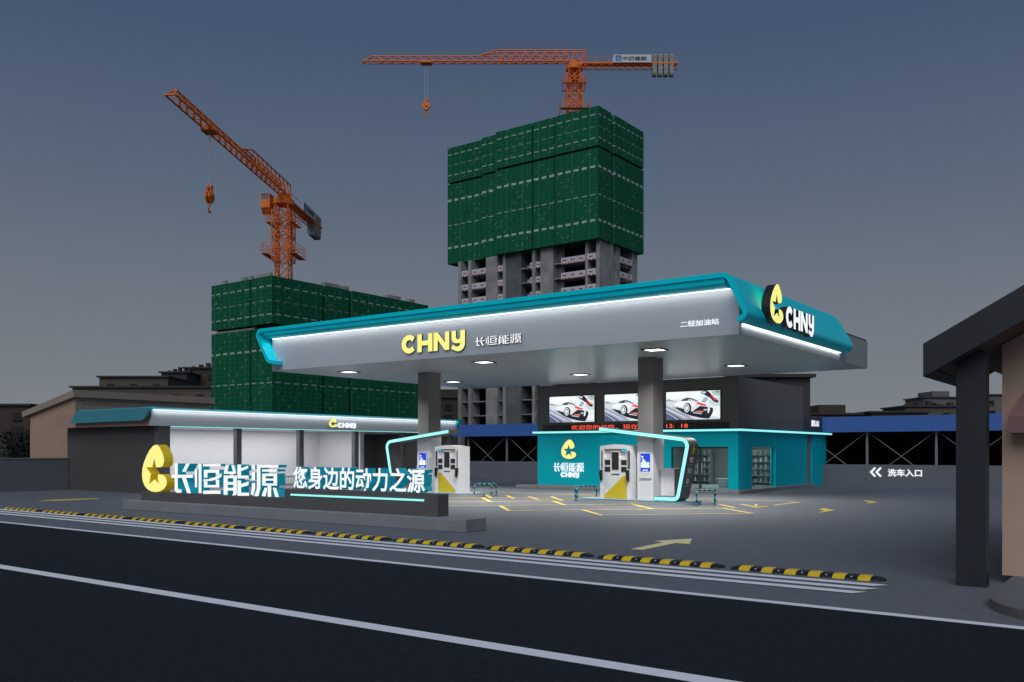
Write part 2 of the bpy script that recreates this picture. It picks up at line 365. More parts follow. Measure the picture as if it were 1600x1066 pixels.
# ------------------------------------------------------------------ speed humps
HY = mat('yellow_rubber', (.85,.58,.015), .5, noise=.10, nscale=14); HB = mat('black_hump_rubber', (.014,.014,.018), .5, noise=.25, nscale=12)
def make_hump():
    o = thing('speed_hump', 'x', 'speed hump', (0,0,0)); LOCS[o.name] = (0,0,0)
    L = 2.5; cap = .19; n = 11; bl = (L-2*cap)/n
    prof = [(-.17,0),(.17,0),(.165,.02),(.10,.058),(.03,.066),(-.03,.066),(-.10,.058),(-.165,.02)]
    mb = MB()
    for k in range(n):
        m = HY if k % 2 == 0 else HB; x0 = -L/2+cap+k*bl
        mb.prism(prof, 'x', x0+.003, x0+bl-.003, m)
        # raised tread on each block and two cat eyes on the black ones
        for s in (-1, 1):
            for q in range(3):
                xc = x0+bl*(.25+.25*q)
                mb.tube((xc-.012, s*.108, .056), (xc+.012, s*.108, .056), .010, m, 5)
        if k % 2: mb.box(x0+bl*.42, -.135, .034, x0+bl*.58, -.115, .05, WHITE)
    part(mb, 'hump_body', o)
    for s in (-1, 1):
        m2 = MB(); P = [Vector((s*(L/2-cap+.001), a, b)) for a, b in prof]; n_ = len(P)
        rings = [P]
        for t in (.35, .65, .88, 1.):
            q = math.sqrt(max(0, 1-t*t)); rings.append([Vector((s*(L/2-cap+t*cap), a*(.25+.75*q), b*(.12+.88*q) if b > 0 else 0)) for a, b in prof])
        vs = [v for r_ in rings for v in r_]; fs = []
        for i in range(len(rings)-1):
            for j in range(n_):
                q = (i*n_+j, (i+1)*n_+j, (i+1)*n_+(j+1)%n_, i*n_+(j+1)%n_); fs.append(q if s > 0 else q[::-1])
        e = [(len(rings)-1)*n_+j for j in range(n_)]; fs.append(e if s > 0 else e[::-1])
        m2.add(vs, fs, HB); m2.tube((s*(L/2-.11), 0, .04), (s*(L/2-.11), 0, .052), .016, WHITE, 8)
        part(m2, 'end_cap', o)
    return o
H0 = make_hump(); NH = 11
ORD = ['rightmost', 'second from the right', 'third from the right', 'fourth from the right', 'fifth from the right', 'sixth from the right', 'seventh from the right',
       'fourth from the left', 'third from the left', 'second from the left', 'leftmost']
for i in range(NH):
    o = H0 if i == 0 else copy_tree(H0)
    x = -4.78-2.625*i; o.location = (x, 14.62-.012*(x+4.78)*1.0, .0); o.rotation_euler = (0, 0, -.012)
    o['label'] = 'black and yellow striped speed hump, %s of the row beside the road' % ORD[i]
    o['category'] = 'speed hump'; o['group'] = 'striped rubber speed humps in a row along the road'

# ------------------------------------------------------------------ roadside monument sign
r = T('monument_sign', 'long dark roadside sign base with lit teal sided Chinese letters and yellow star emblem', 'sign', (-21.5, 17.8, 0))
mb = MB(); mb.box(-28.8, 17.15, 0, -13.84, 17.95, .315, STONE); part(mb, 'plinth', r, .015)
mb = MB(); mb.prism([(-28.29,.31),(-15.04,.31),(-15.04,.885),(-20.92,.885),(-20.92,.61),(-28.29,.61)], 'y', 17.5, 17.93, PLNK); part(mb, 'base', r, .012)
mb = MB(); mb.box(-20.62, 17.47, .695, -15.5, 17.497, .745, LED); part(mb, 'light_strip', r)
WG2 = glow('monument_white_face', (.93,.95,.99), 1.0)
def mono(polys, org, sx, sz, nm):
    mb = MB()
    for k, P in enumerate(polys):
        q = placed(P, 'front', org, sx, sz); e = .0012*(k % 5)
        mf, ms = (YGL, YSIDE) if nm == 'emblem' else (WG2, TSIDE)
        mb.prism(q, 'y', org[1]-e, org[1]+.012, mf); mb.prism(q, 'y', org[1]+.0125, org[1]+(.32 if nm == 'letter' else .36)+e, ms)
    return part(mb, nm, r)
mono([LOGO], (-28.30, 17.55, .607), 1.585, 1.585, 'emblem')
for k in ('c1','c2','c3','c4'): mono(GLY[k], (-26.60, 17.55, .612), .965, .965, 'letter')
# second line in the built-in font: white face on a teal body
text_part('您身边的动力之源', 'front', (-20.60, 17.57, .895), 5.08, .64, .02, WG2, TSIDE, r, bold=.019)
text_part('您身边的动力之源', 'front', (-20.60, 17.87, .895), 5.08, .64, .295, TSIDE, TSIDE, r, bold=.019, name='letter_return')

# ------------------------------------------------------------------ canopy
X0c, X1c, Y0c, Y1c, ZB = -31.95, -10.5, 26.1, 40.2, 5.5
r = T('fuel_canopy', 'large flat grey fuel canopy edged in teal over the pumps, standing on two square columns', 'canopy', (-21.3, 31, 0))
mb = MB(); mb.box(X0c, Y0c+.02, ZB+.02, X1c-.01, Y1c, 6.72, DARK); part(mb, 'roof', r)
mb = MB(); mb.box(X0c-.004, Y0c-.01, ZB-.012, X1c, Y1c+.004, ZB+.018, SOFF)
part(mb, 'soffit', r)
mb = MB(); mb.box(X0c-.006, Y0c-.04, ZB-.004, X1c+.006, Y0c+.018, 6.88, GREYP); part(mb, 'front_fascia', r)
mb = MB(); mb.box(X1c-.008, Y0c+.02, ZB-.004, X1c+.03, Y1c, 6.62, mat('side_fascia', (.30,.31,.32), .4)); part(mb, 'side_fascia', r)  # side grey darker than the front: its unlit look is put into the colour
# teal shell: leaning band that crosses the front and wraps down both ends
mb = MB()
poly = strip_poly([(-31.25,5.80),(-31.66,5.86),(-32.50,7.235),(-10.66,7.235),(-10.06,5.98),(-10.34,5.86)], [0,.35,.20,.30,.16,0], .075, 8)
mb.prism(poly, 'y', 25.55, 26.75, TEAL); part(mb, 'teal_band', r)
mb = MB()
lip = [(25.60,7.155),(25.62,7.00),(25.70,6.93),(25.84,6.90),(26.04,6.895),(26.04,7.155)]
mb.prism(lip, 'x', -31.95, -10.78, TEAL, smooth=False); part(mb, 'lip', r)
def wing(path, rads):
    """side of the band carried back along the canopy; the rear end is upright with a rounded top corner"""
    poly = strip_poly(path, rads, .075, 8); n = len(poly); mb = MB()
    def ye(z): return 36.5 if z < 6.7 else 36.5-1.3*(1-math.sqrt(max(0, 1-((z-6.7)/.62)**2)))
    A = sum(poly[i][0]*poly[(i+1) % n][1]-poly[(i+1) % n][0]*poly[i][1] for i in range(n))
    if A < 0: poly = poly[::-1]
    vs = [(x, 26.752, z) for x, z in poly]+[(x, ye(z), z) for x, z in poly]
    mb.add(vs, [tuple(range(n)), tuple(range(2*n-1, n-1, -1))]+[((j+1) % n, j, n+j, n+(j+1) % n) for j in range(n)], TEAL)
    part(mb, 'side_wing', r)
wing([(-11.4,7.235),(-10.66,7.235),(-10.06,5.98),(-10.34,5.86)], [0,.30,.16,0])
wing([(-31.25,5.80),(-31.66,5.86),(-32.50,7.235),(-31.7,7.235)], [0,.35,.20,0])
mb = MB(); mb.box(-31.68, 26.76, 7.0, -11.42, 35.0, 7.29, DARK); mb.box(-31.6, 26.2, 6.72, -10.9, 36.4, 6.99, DARK); part(mb, 'top_sheet', r)
mb = MB(); mb.box(-31.9, 26.00, 6.868, -10.76, 26.04, 6.89, LEDW); part(mb, 'front_light_strip', r)
mb = MB(); mb.box(-10.46, 26.2, 5.80, -10.42, 36.2, 5.83, LEDW); part(mb, 'side_light_strip', r)
# down-lights
LP = [(x, y) for y in (28.2, 35.4) for x in (-29.4, -21.85, -14.4)]
PANEL = glow('lamp_diffuser', (1., .98, .95), 3.)
for x, y in LP:
    mb = MB(); a = .36; b = .30
    for q in ((x-a,y-a,x+a,y-b),(x-a,y+b,x+a,y+a),(x-a,y-b,x-b,y+b),(x+b,y-b,x+a,y+b)): mb.box(q[0], q[1], 5.455, q[2], q[3], 5.488, BLACK)
    o = part(mb, 'downlight', r)
    m2 = MB(); m2.box(x-b+.002, y-b+.002, 5.462, x+b-.002, y+b-.002, 5.486, PANEL); part(m2, 'diffuser', r, sub=o)
# columns
for cx in (-16.23, -27.3):
    mb = MB(); mb.box(cx, 30.4, .15, cx+.63, 31.23, ZB-.014, mat('column_grey', (.19,.182,.178), .55, noise=.03)); o = part(mb, 'column', r, .01)
    m2 = MB(); m2.box(cx-.02, 30.38, .152, cx+.65, 31.25, 2.62, WHITE); part(m2, 'cladding', r, .01, sub=o)
chny('front', (-24.17, 26.06, 5.755), 3.17, .69, .07, YGL, BSIDE, r)
hanzi('front', (-20.56, 26.06, 5.80), 2.08, .32, .05, WGL, BSIDE, r)
text_part('二轻加油站', 'front', (-12.42, 26.06, 5.845), 1.28, .185, .012, WGL, WGL, r, bold=.012)
emblem('side', (-10.12, 26.88, 5.93), 1.15, 1.22, .28, YGL, BSIDE, r)
chny('side', (-10.12, 28.35, 5.93), 2.78, .66, .26, WGL, BSIDE, r)

# ------------------------------------------------------------------ islands, pumps, arches
def stadium(x0, x1, yc, hw, n=10):
    rr = hw*.9
    return rounded([(x0,yc-hw),(x1,yc-hw),(x1,yc+hw),(x0,yc+hw)], [rr]*4, n)
ISL_TOP = mat('island_top', (.42,.44,.45), .6, noise=.05, nscale=2); ISL_SIDE = mat('island_side', (.36,.37,.38), .6)
ISL_T = mat('island_teal_edge', (.02,.36,.42), .45)
NAV = glow('advert_blue', (.010,.045,.55), 1.1); NAV2 = glow('advert_light_blue', (.09,.30,.90), 1.1); ADW = glow('advert_white', (.85,.93,1.), 1.1)
for s, cx, wh in ((1, -16.35, 'right'), (-1, -26.52, 'left')):
    fx0 = fx = lambda x: cx+s*x       # x measured from the island centre, mirrored for the far island
    side = 'nearer pump on the right' if s > 0 else 'farther pump on the left'
    r = T('fuel_island', 'low grey kerbed island with teal edge under the %s' % side, 'fuel island', (cx, 30.8, 0), 'fuel islands under the canopy')
    xa, xb = sorted((fx(-2.42), fx(2.38)))
    mb = MB(); mb.prism(stadium(xa, xb, 30.8, .9), 'z', .0, .138, ISL_SIDE); part(mb, 'kerb', r)
    mb = MB(); mb.prism(stadium(xa-.01, xb+.01, 30.8, .91), 'z', .138, .152, ISL_T); mb.prism(stadium(xa+.10, xb-.10, 30.8, .80), 'z', .139, .156, ISL_TOP); part(mb, 'top_slab', r)
    # dispenser
    r = T('fuel_dispenser', 'white fuel pump with dark screens and yellow wedge, %s' % ('standing left of the right hand column' if s > 0 else 'standing right of the left hand column'), 'fuel pump', (fx(-.72), 30.8, .156), 'fuel dispensers on the islands')
    fx = fx0 if s > 0 else (lambda x: fx0(x-.45))
    x0, x1 = -1.36, -.02; yf, yb_ = 30.12, 30.88
    bow = lambda n_=10: [(x0+(x1-x0)*k/n_, 2.16+.07*math.sin(PI*k/n_)) for k in range(n_+1)]
    def pr(mb, pts, a, b, m): mb.prism([(fx(x), z) for x, z in pts], 'y', a, b, m)
    mb = MB(); Z0 = .158
    pr(mb, [(x0,Z0)]+[(x0,2.16)]+bow()[1:-1]+[(x1,2.16),(x1,Z0)], yf+.10, yb_, WHITE)
    # front frame with the recess left open
    def bx(mb, a, z0, b, z1, y0, y1, m): mb.box(fx(a), y0, z0, fx(b), y1, z1, m)
    pr(mb, [(x0,2.06),(x0,2.16)]+bow()[1:-1]+[(x1,2.16),(x1,2.06)], yf, yf+.099, WHITE)
    bx(mb, x0, Z0, x0+.18, 2.058, yf, yf+.099, WHITE); bx(mb, -.20, Z0, x1, 2.058, yf, yf+.099, WHITE)
    bx(mb, x0+.182, Z0, -.202, 1.70, yf+.01, yf+.099, WHITE)
    bx(mb, x0+.50, 1.702, -.53, 1.98, yf+.012, yf+.099, WHITE)
    part(mb, 'body', r)
    mb = MB(); bx(mb, x0+.52, 1.27, -.55, 1.94, yf-.004, yf+.008, SCRN); part(mb, 'main_display', r)
    for a in (x0+.21, -.44):
        for z in (1.45, 1.19):
            mb = MB(); bx(mb, a, z, a+.235, z+.19, yf-.002, yf+.008, SCRN); part(mb, 'keypad', r)
    mb = MB(); bx(mb, x0+.50, 1.08, -.52, 1.115, yf-.002, yf+.008, SCRN); part(mb, 'card_slot', r)
    mb = MB(); pr(mb, [(x0+.19,.19),(-.21,.19),(-.21,1.02),(-.34,1.05),(x0+.19,.30)], yf-.001, yf+.006, YELLOW); part(mb, 'yellow_wedge', r)
    for a, b in ((x0+.06, x0+.11), (-.165, -.115), (-.10, -.06)):
        mb = MB(); bx(mb, a, 1.30, b, 1.99, yf-.006, yf-.001, BLACK); part(mb, 'hose_slot', r)
    for a in (x0+.07, -.13):
        mb = MB(); bx(mb, a-.045, 1.12, a+.045, 1.26, yf-.07, yf-.002, BLACK); pr(mb, [(a-.07,1.18),(a+.05,1.24),(a+.06,.86),(a-.02,.86)], yf-.10, yf-.02, BLACK)
        mb.tube((fx(a), yf-.05, .88), (fx(a), yf-.04, .78), .016, BLACK); part(mb, 'nozzle', r)
    mb = MB(); bx(mb, x0+.19, 2.0, -.21, 2.05, yf+.03, yf+.07, mat('lamp_brass', (.45,.36,.2), .4)); bx(mb, -.42, 1.97, -.22, 2.055, yf+.012, yf+.028, TEAL); part(mb, 'top_lamp', r)
    fx = fx0
    # arch
    r = T('lit_arch', 'angled arch outlined in cyan light, %s' % ('numbered 95 92 0, by the right column' if s > 0 else 'by the left column'), 'arch', (fx(.4), 30.4, .156), 'cyan lit arches over the pumps')
    P = [(fx(x), z) for x, z in ((-1.32,2.82),(2.36,2.37),(1.93,.235),(1.01,.235))]
    mb = MB(); mb.prism(strip_poly(P, [0,.26,.16,0], .078), 'y', 30.02, 30.82, mat('arch_charcoal', (.075,.073,.075), .45)); part(mb, 'frame', r, .008)
    mb = MB(); mb.prism(strip_poly(P, [0,.26,.16,0], .062), 'y', 29.995, 30.02, LED); part(mb, 'light_strip', r)
    if s > 0:
        # grades and star on the outer face of the leaning upright
        sl = (2.36-1.93)/(2.37-.235)
        def face_x(z): return fx(1.93+sl*(z-.235))+.082
        GM = mat('arch_star', (.5,.42,.02), .5)
        def tilt(o):
            for v in o.data.vertices:
                z = v.co.z+LOCS[r.name][2]; v.co.x += face_x(z)
            return o
        def add_text(body, y, z, w, h, m):
            n0 = set(bpy.data.objects); text_part(body, 'side', (0, y, z), w, h, .004, m, m, r, bold=.01, name='grade_number', split=False)
            for o in set(bpy.data.objects)-n0: tilt(o)
        GW = mat('grade_white', (.8,.8,.82), .5)
        add_text('95', 30.24, 1.56, .34, .20, GW); add_text('92', 30.24, 1.16, .34, .20, GW); add_text('0', 30.32, .78, .16, .20, GW)
        for z in (1.47, 1.07, .69):
            mb = MB(); mb.box(.0, 30.24, z, .004, 30.58, z+.02, mat('grade_cyan', (.1,.6,.6), .5)); tilt(part(mb, 'grade_rule', r))
        st = []
        for k in range(10):
            a = R(90+36*k); q = .20 if k % 2 == 0 else .085; st.append((30.42+q*math.cos(a), 2.0+q*math.sin(a)))
        mb = MB(); mb.prism(st, 'x', 0, .006, GM); tilt(part(mb, 'star', r))
    # service cabinet behind the column
    r = T('service_cabinet', 'small white cabinet with dark side, %s' % ('between the right hand column and the lit arch' if s > 0 else 'just left of the left hand column'), 'cabinet', (fx(1.12), 31.2, .156), 'white service cabinets on the islands')
    mb = MB(); mb.box(fx(.80), 30.95, .24, fx(1.36), 31.45, 1.30, DARK2); mb.box(fx(.80), 30.97, .156, fx(1.36), 31.43, .238, BLACK); part(mb, 'cabinet_body', r, .01)
    mb = MB(); mb.box(fx(.80), 30.93, .25, fx(1.36), 30.948, 1.29, WHITE); mb.box(fx(.79), 30.93, 1.302, fx(1.37), 31.47, 1.325, WHITE); part(mb, 'front_panel', r)
    # advert display on the column
    xc = -16.09 if s > 0 else -27.16
    r = T('advert_display', 'small blue lit advert screen in a white frame on the %s column' % wh, 'screen', (xc+.2, 30.36, 1.4), 'blue advert screens on the columns')
    mb = MB(); mb.box(xc-.02, 30.33, .96, xc+.44, 30.379, 1.92, WHITE); part(mb, 'frame', r, .006)
    mb = MB(); mb.box(xc+.01, 30.322, 1.22, xc+.41, 30.329, 1.89, NAV)
    mb.prism([(xc+.01,1.5),(xc+.2,1.66),(xc+.41,1.46),(xc+.41,1.35),(xc+.01,1.35)], 'y', 30.319, 30.321, NAV2)
    for q in ((.05,1.74,.13,1.79),(.06,1.66,.17,1.69),(.08,1.58,.20,1.63),(.04,1.42,.08,1.56),(.10,1.42,.14,1.56),(.16,1.44,.20,1.57),(.22,1.42,.26,1.56),(.28,1.42,.33,1.56),(.35,1.43,.38,1.57),(.03,1.36,.38,1.44),(.10,1.25,.32,1.28)):
        mb.box(xc+q[0], 30.315, q[1], xc+q[2], 30.318, q[3], ADW)
    part(mb, 'screen', r)
    mb = MB()
    for k in range(5): mb.tube((xc+.06+k*.07, 30.328, 1.10), (xc+.10+k*.07, 30.328, 1.13), .008, mat('advert_pink', (.7,.3,.28), .6), 4)
    part(mb, 'caption', r)

# ------------------------------------------------------------------ guard rails
GT = mat('guard_teal', (.03,.42,.50), .4)
def guard(P1, P2, P3, label):
    r = T('guard_rail', label, 'guard rail', (P2[0], P2[1], 0), 'black and cyan guard rails at the island ends')
    a = Vector((*P1, 0)); b = Vector((*P2, 0)); c = Vector((*P3, 0)); H = .56; bend = .16
    d = (b-a).normalized(); e = (c-b).normalized()
    path = [a, a+Vector((0,0,H-bend))]+[a+d*bend*(1-math.cos(t))+Vector((0,0,H-bend+bend*math.sin(t))) for t in (PI/6, PI/3, PI/2)]+[b+Vector((0,0,H)), c-e*bend+Vector((0,0,H))]
    path += [c-e*bend*(1-math.sin(t))+Vector((0,0,H-bend+bend*math.cos(t))) for t in (PI/6, PI/3, PI/2)]+[c]
    def striped(mb, pts):
        t = 0.
        for p, q in zip(pts[:-1], pts[1:]):
            L = (q-p).length; cuts = [0.]; k = int(t/.11)+1
            while k*.11-t < L-1e-4:
                if k*.11-t > 1e-4: cuts.append(k*.11-t)
                k += 1
            cuts.append(L)
            for u, v in zip(cuts[:-1], cuts[1:]):
                m = GT if int((t+(u+v)/2)/.11) % 2 == 0 else BLACK
                mb.tube(p+(q-p)*(u/L), p+(q-p)*(v/L), .030, m, 8)
            t += L
        return mb
    part(striped(MB(), path), 'rail', r); part(striped(MB(), [b, b+Vector((0,0,H-.02))]), 'post', r)
    mb = MB()
    for p in (a, b, c): mb.tube(p+Vector((0,0,.001)), p+Vector((0,0,.015)), .07, BLACK, 10)
    part(mb, 'foot_plate', r)
guard((-13.83,30.35), (-13.42,31.05), (-13.83,31.95), 'low striped guard rail at the right end of the right hand fuel island')
guard((-18.95,30.45), (-19.40,31.05), (-18.95,31.95), 'low striped guard rail at the left end of the right hand fuel island')
guard((-24.20,30.55), (-23.72,31.15), (-24.15,32.05), 'low striped guard rail at the right end of the left hand fuel island')
# ------------------------------------------------------------------ convenience store
r = T('convenience_store', 'two storey store, teal below with cyan light line and charcoal box above', 'shop', (-21.5, 45, 0))
YF, XS = 40.6, -16.4
XW = -27.78
mb = MB(); mb.box(-28.7, 39.85, 0, -16.05, 50.6, .15, STONE); part(mb, 'plinth', r, .01)
mb = MB()
mb.box(XW, YF, .152, -19.85, YF+.3, 3.02, TEAL_W); mb.box(-19.848, YF, 2.17, -16.902, YF+.3, 3.02, TEAL_W); mb.box(-16.90, YF, .152, XS, YF+.30, 3.02, TEAL_W)
mb.box(XW, YF+.302, .152, XW+.3, 50.5, 3.02, TEAL_W)
part(mb, 'front_wall', r)
mb = MB()
mb.box(XS-.3, YF+.302, .152, XS, 42.35, 3.02, TEAL_W); mb.box(XS-.3, 42.352, 2.17, XS, 45.6, 3.02, TEAL_W); mb.box(XS-.3, 45.602, .152, XS, 50.5, 3.02, TEAL_W)
mb.box(XS-.298, 42.352, .152, XS-.30, 45.6, .16, TEAL_W)
part(mb, 'side_wall', r)
mb = MB(); mb.box(XW+.3, YF+.302, .152, XS-.302, 50.2, .17, mat('shop_floor', (.4,.41,.42), .3)); part(mb, 'shop_floor', r)
mb = MB(); SW = mat('shop_inner_wall', (.26,.28,.28), .6, noise=.05); mb.box(XW+.302, 47.5, .172, XS-.302, 47.7, 2.9, SW); mb.box(-22.4, YF+.31, .172, -22.2, 47.49, 2.9, SW); part(mb, 'inner_wall', r)
mb = MB(); mb.box(XW+.302, YF+.302, 2.905, XS-.302, 50.2, 3.0, mat('shop_ceiling', (.5,.5,.5), .7)); part(mb, 'ceiling', r)
GLASS = D.materials.new('shop_glass'); GLASS.use_nodes = True
b = GLASS.node_tree.nodes['Principled BSDF']; b.inputs['Base Color'].default_value = (.75,.85,.85,1); b.inputs['Roughness'].default_value = .03; b.inputs['Transmission Weight'].default_value = 1.; b.inputs['IOR'].default_value = 1.05
FR = mat('door_frame', (.03,.05,.055), .4)
mb = MB()
for x in (-19.84, -18.42, -18.36, -16.95): mb.box(x, YF+.12, .172, x+.05, YF+.17, 2.168, FR)
mb.box(-19.788, YF+.12, 2.11, -16.952, YF+.169, 2.167, FR)
o = part(mb, 'door', r)
mb = MB(); mb.box(-19.78, YF+.14, .18, -18.43, YF+.15, 2.10, GLASS); mb.box(-18.30, YF+.14, .18, -16.96, YF+.15, 2.10, GLASS); part(mb, 'pane', r, sub=o)
mb = MB(); mb.tube((-18.5, YF+.09, .9), (-18.5, YF+.09, 1.4), .018, WHITE); mb.tube((-18.27, YF+.09, .9), (-18.27, YF+.09, 1.4), .018, WHITE); part(mb, 'handle', r, sub=o)
mb = MB(); mb.box(XS-.20, 42.36, .17, XS-.17, 42.40, 2.16, FR); mb.box(XS-.20, 45.54, .17, XS-.17, 45.59, 2.16, FR); o = part(mb, 'window', r)
mb = MB(); mb.box(XS-.19, 42.402, .17, XS-.18, 45.538, 2.16, GLASS); part(mb, 'pane', r, sub=o)
mb = MB(); mb.box(XW, YF, 3.022, XS, 49.9, 5.48, DARK2); part(mb, 'upper_storey', r, .01)
mb = MB(); mb.box(XS-.28, 49.902, 3.022, XS+.01, 54.1, 3.96, mat('header_panel', (.05,.052,.065), .5)); part(mb, 'header', r)
mb = MB(); mb.box(XS-.3, 50.502, .0, XS-.1, 51.5, 3.0, mat('grey_door', (.22,.24,.26), .6)); part(mb, 'service_door', r)
mb = MB(); mb.box(XS-.3, 51.502, .0, XS, 54.05, 3.02, TEAL_W); part(mb, 'end_pier', r)
mb = MB()
mb.box(XW-.18, YF-.22, 2.905, XS+.22, YF-.002, 3.021, TEAL); mb.box(XS+.003, YF-.001, 2.905, XS+.22, 54.35, 3.021, TEAL)
part(mb, 'cornice', r)
mb = MB()
mb.box(XW-.185, YF-.235, 2.915, XS+.235, YF-.221, 3.01, LED); mb.box(XS+.221, YF-.221, 2.915, XS+.235, 54.36, 3.01, LED)
part(mb, 'light_line', r)
emblem('front', (-26.22, YF-.003, 1.55), .93, 1.03, .05, YGL, BSIDE, r)
hanzi('front', (-26.72, YF-.003, .88), 1.88, .46, .03, WGL, WGL, r)
chny('front', (-26.27, YF-.003, .58), 1.14, .27, .03, WGL, WGL, r)
text_part('洗车入口', 'side', (XS+.013, 51.25, 3.36), 1.30, .36, .02, WGL, WGL, r, bold=.02)
# goods inside
BOT = [mat('bottle_%s' % n, c, .35) for n, c in (('white', (.8,.8,.8)), ('green', (.35,.5,.35)), ('blue', (.3,.4,.5)), ('grey', (.5,.5,.48)))]
def shelf(x, y, w, rot, label, rows=5):
    r = T('display_shelf', label, 'shelf', (x, y, .172), 'stocked shelves inside the store')
    r.rotation_euler = (0, 0, rot)
    mb = MB(); SM = mat('shelf_metal', (.30,.33,.335), .5)
    O = (x, y, .172)
    mb.box(x-w/2, y+.36, .172, x+w/2, y+.40, 2.05, SM)
    for k in range(rows): mb.box(x-w/2, y, .30+k*.36, x+w/2, y+.359, .325+k*.36, SM)
    for s in (-1, 1): mb.box(x+s*w/2-.02*(s > 0)-.0, y, .172, x+s*w/2+.02*(s < 0), y+.358, 2.05, SM)
    part(mb, 'rack', r)
    mb = MB(); n = int(w/.24)
    for k in range(rows):
        for j in range(n):
            xx = x-w/2+.10+j*(w-.2)/(n-1); m = BOT[(j//3+k) % 4]; h = .15+.05*((j*7+k) % 3)
            mb.tube((xx, y+.13, .327+k*.36), (xx, y+.13, .327+k*.36+h), .045, m, 8); mb.tube((xx, y+.13, .327+k*.36+h), (xx, y+.13, .36+k*.36+h), .018, BOT[0], 6)
    o = part(mb, 'bottles', r); return r
shelf(-21.1, 46.6, 1.3, 0, 'stocked shelf against the back wall seen through the left of the store door')
shelf(-17.9, 46.6, 1.9, 0, 'stocked shelf against the back wall seen through the store side window')
r = T('shop_counter', 'pale low counter just inside the store door', 'counter', (-17.6, 42.8, .172))
mb = MB(); mb.box(-18.2, 42.5, .172, -17.0, 43.1, .55, WHITE); part(mb, 'cabinet', r, .01); mb = MB(); mb.box(-18.3, 42.45, .552, -16.95, 43.15, .60, WHITE); part(mb, 'counter_top', r, .005)
r = T('office_chair', 'dark swivel chair behind the store side window', 'chair', (-17.25, 44.3, .172))
mb = MB(); mb.box(-17.5, 44.05, .60, -17.0, 44.55, .68, BLACK); part(mb, 'seat', r, .02)
mb = MB(); mb.prism([(44.08,.75),(44.52,.75),(44.5,1.25),(44.4,1.32),(44.2,1.32),(44.1,1.25)], 'x', -17.54, -17.48, BLACK); part(mb, 'backrest', r, .01)
mb = MB(); mb.tube((-17.25,44.3,.26), (-17.25,44.3,.6), .03, BLACK)
for k in range(5): a = 2*PI*k/5; mb.tube((-17.25,44.3,.27), (-17.25+.27*math.cos(a),44.3+.27*math.sin(a),.20), .02, BLACK)
part(mb, 'base', r)

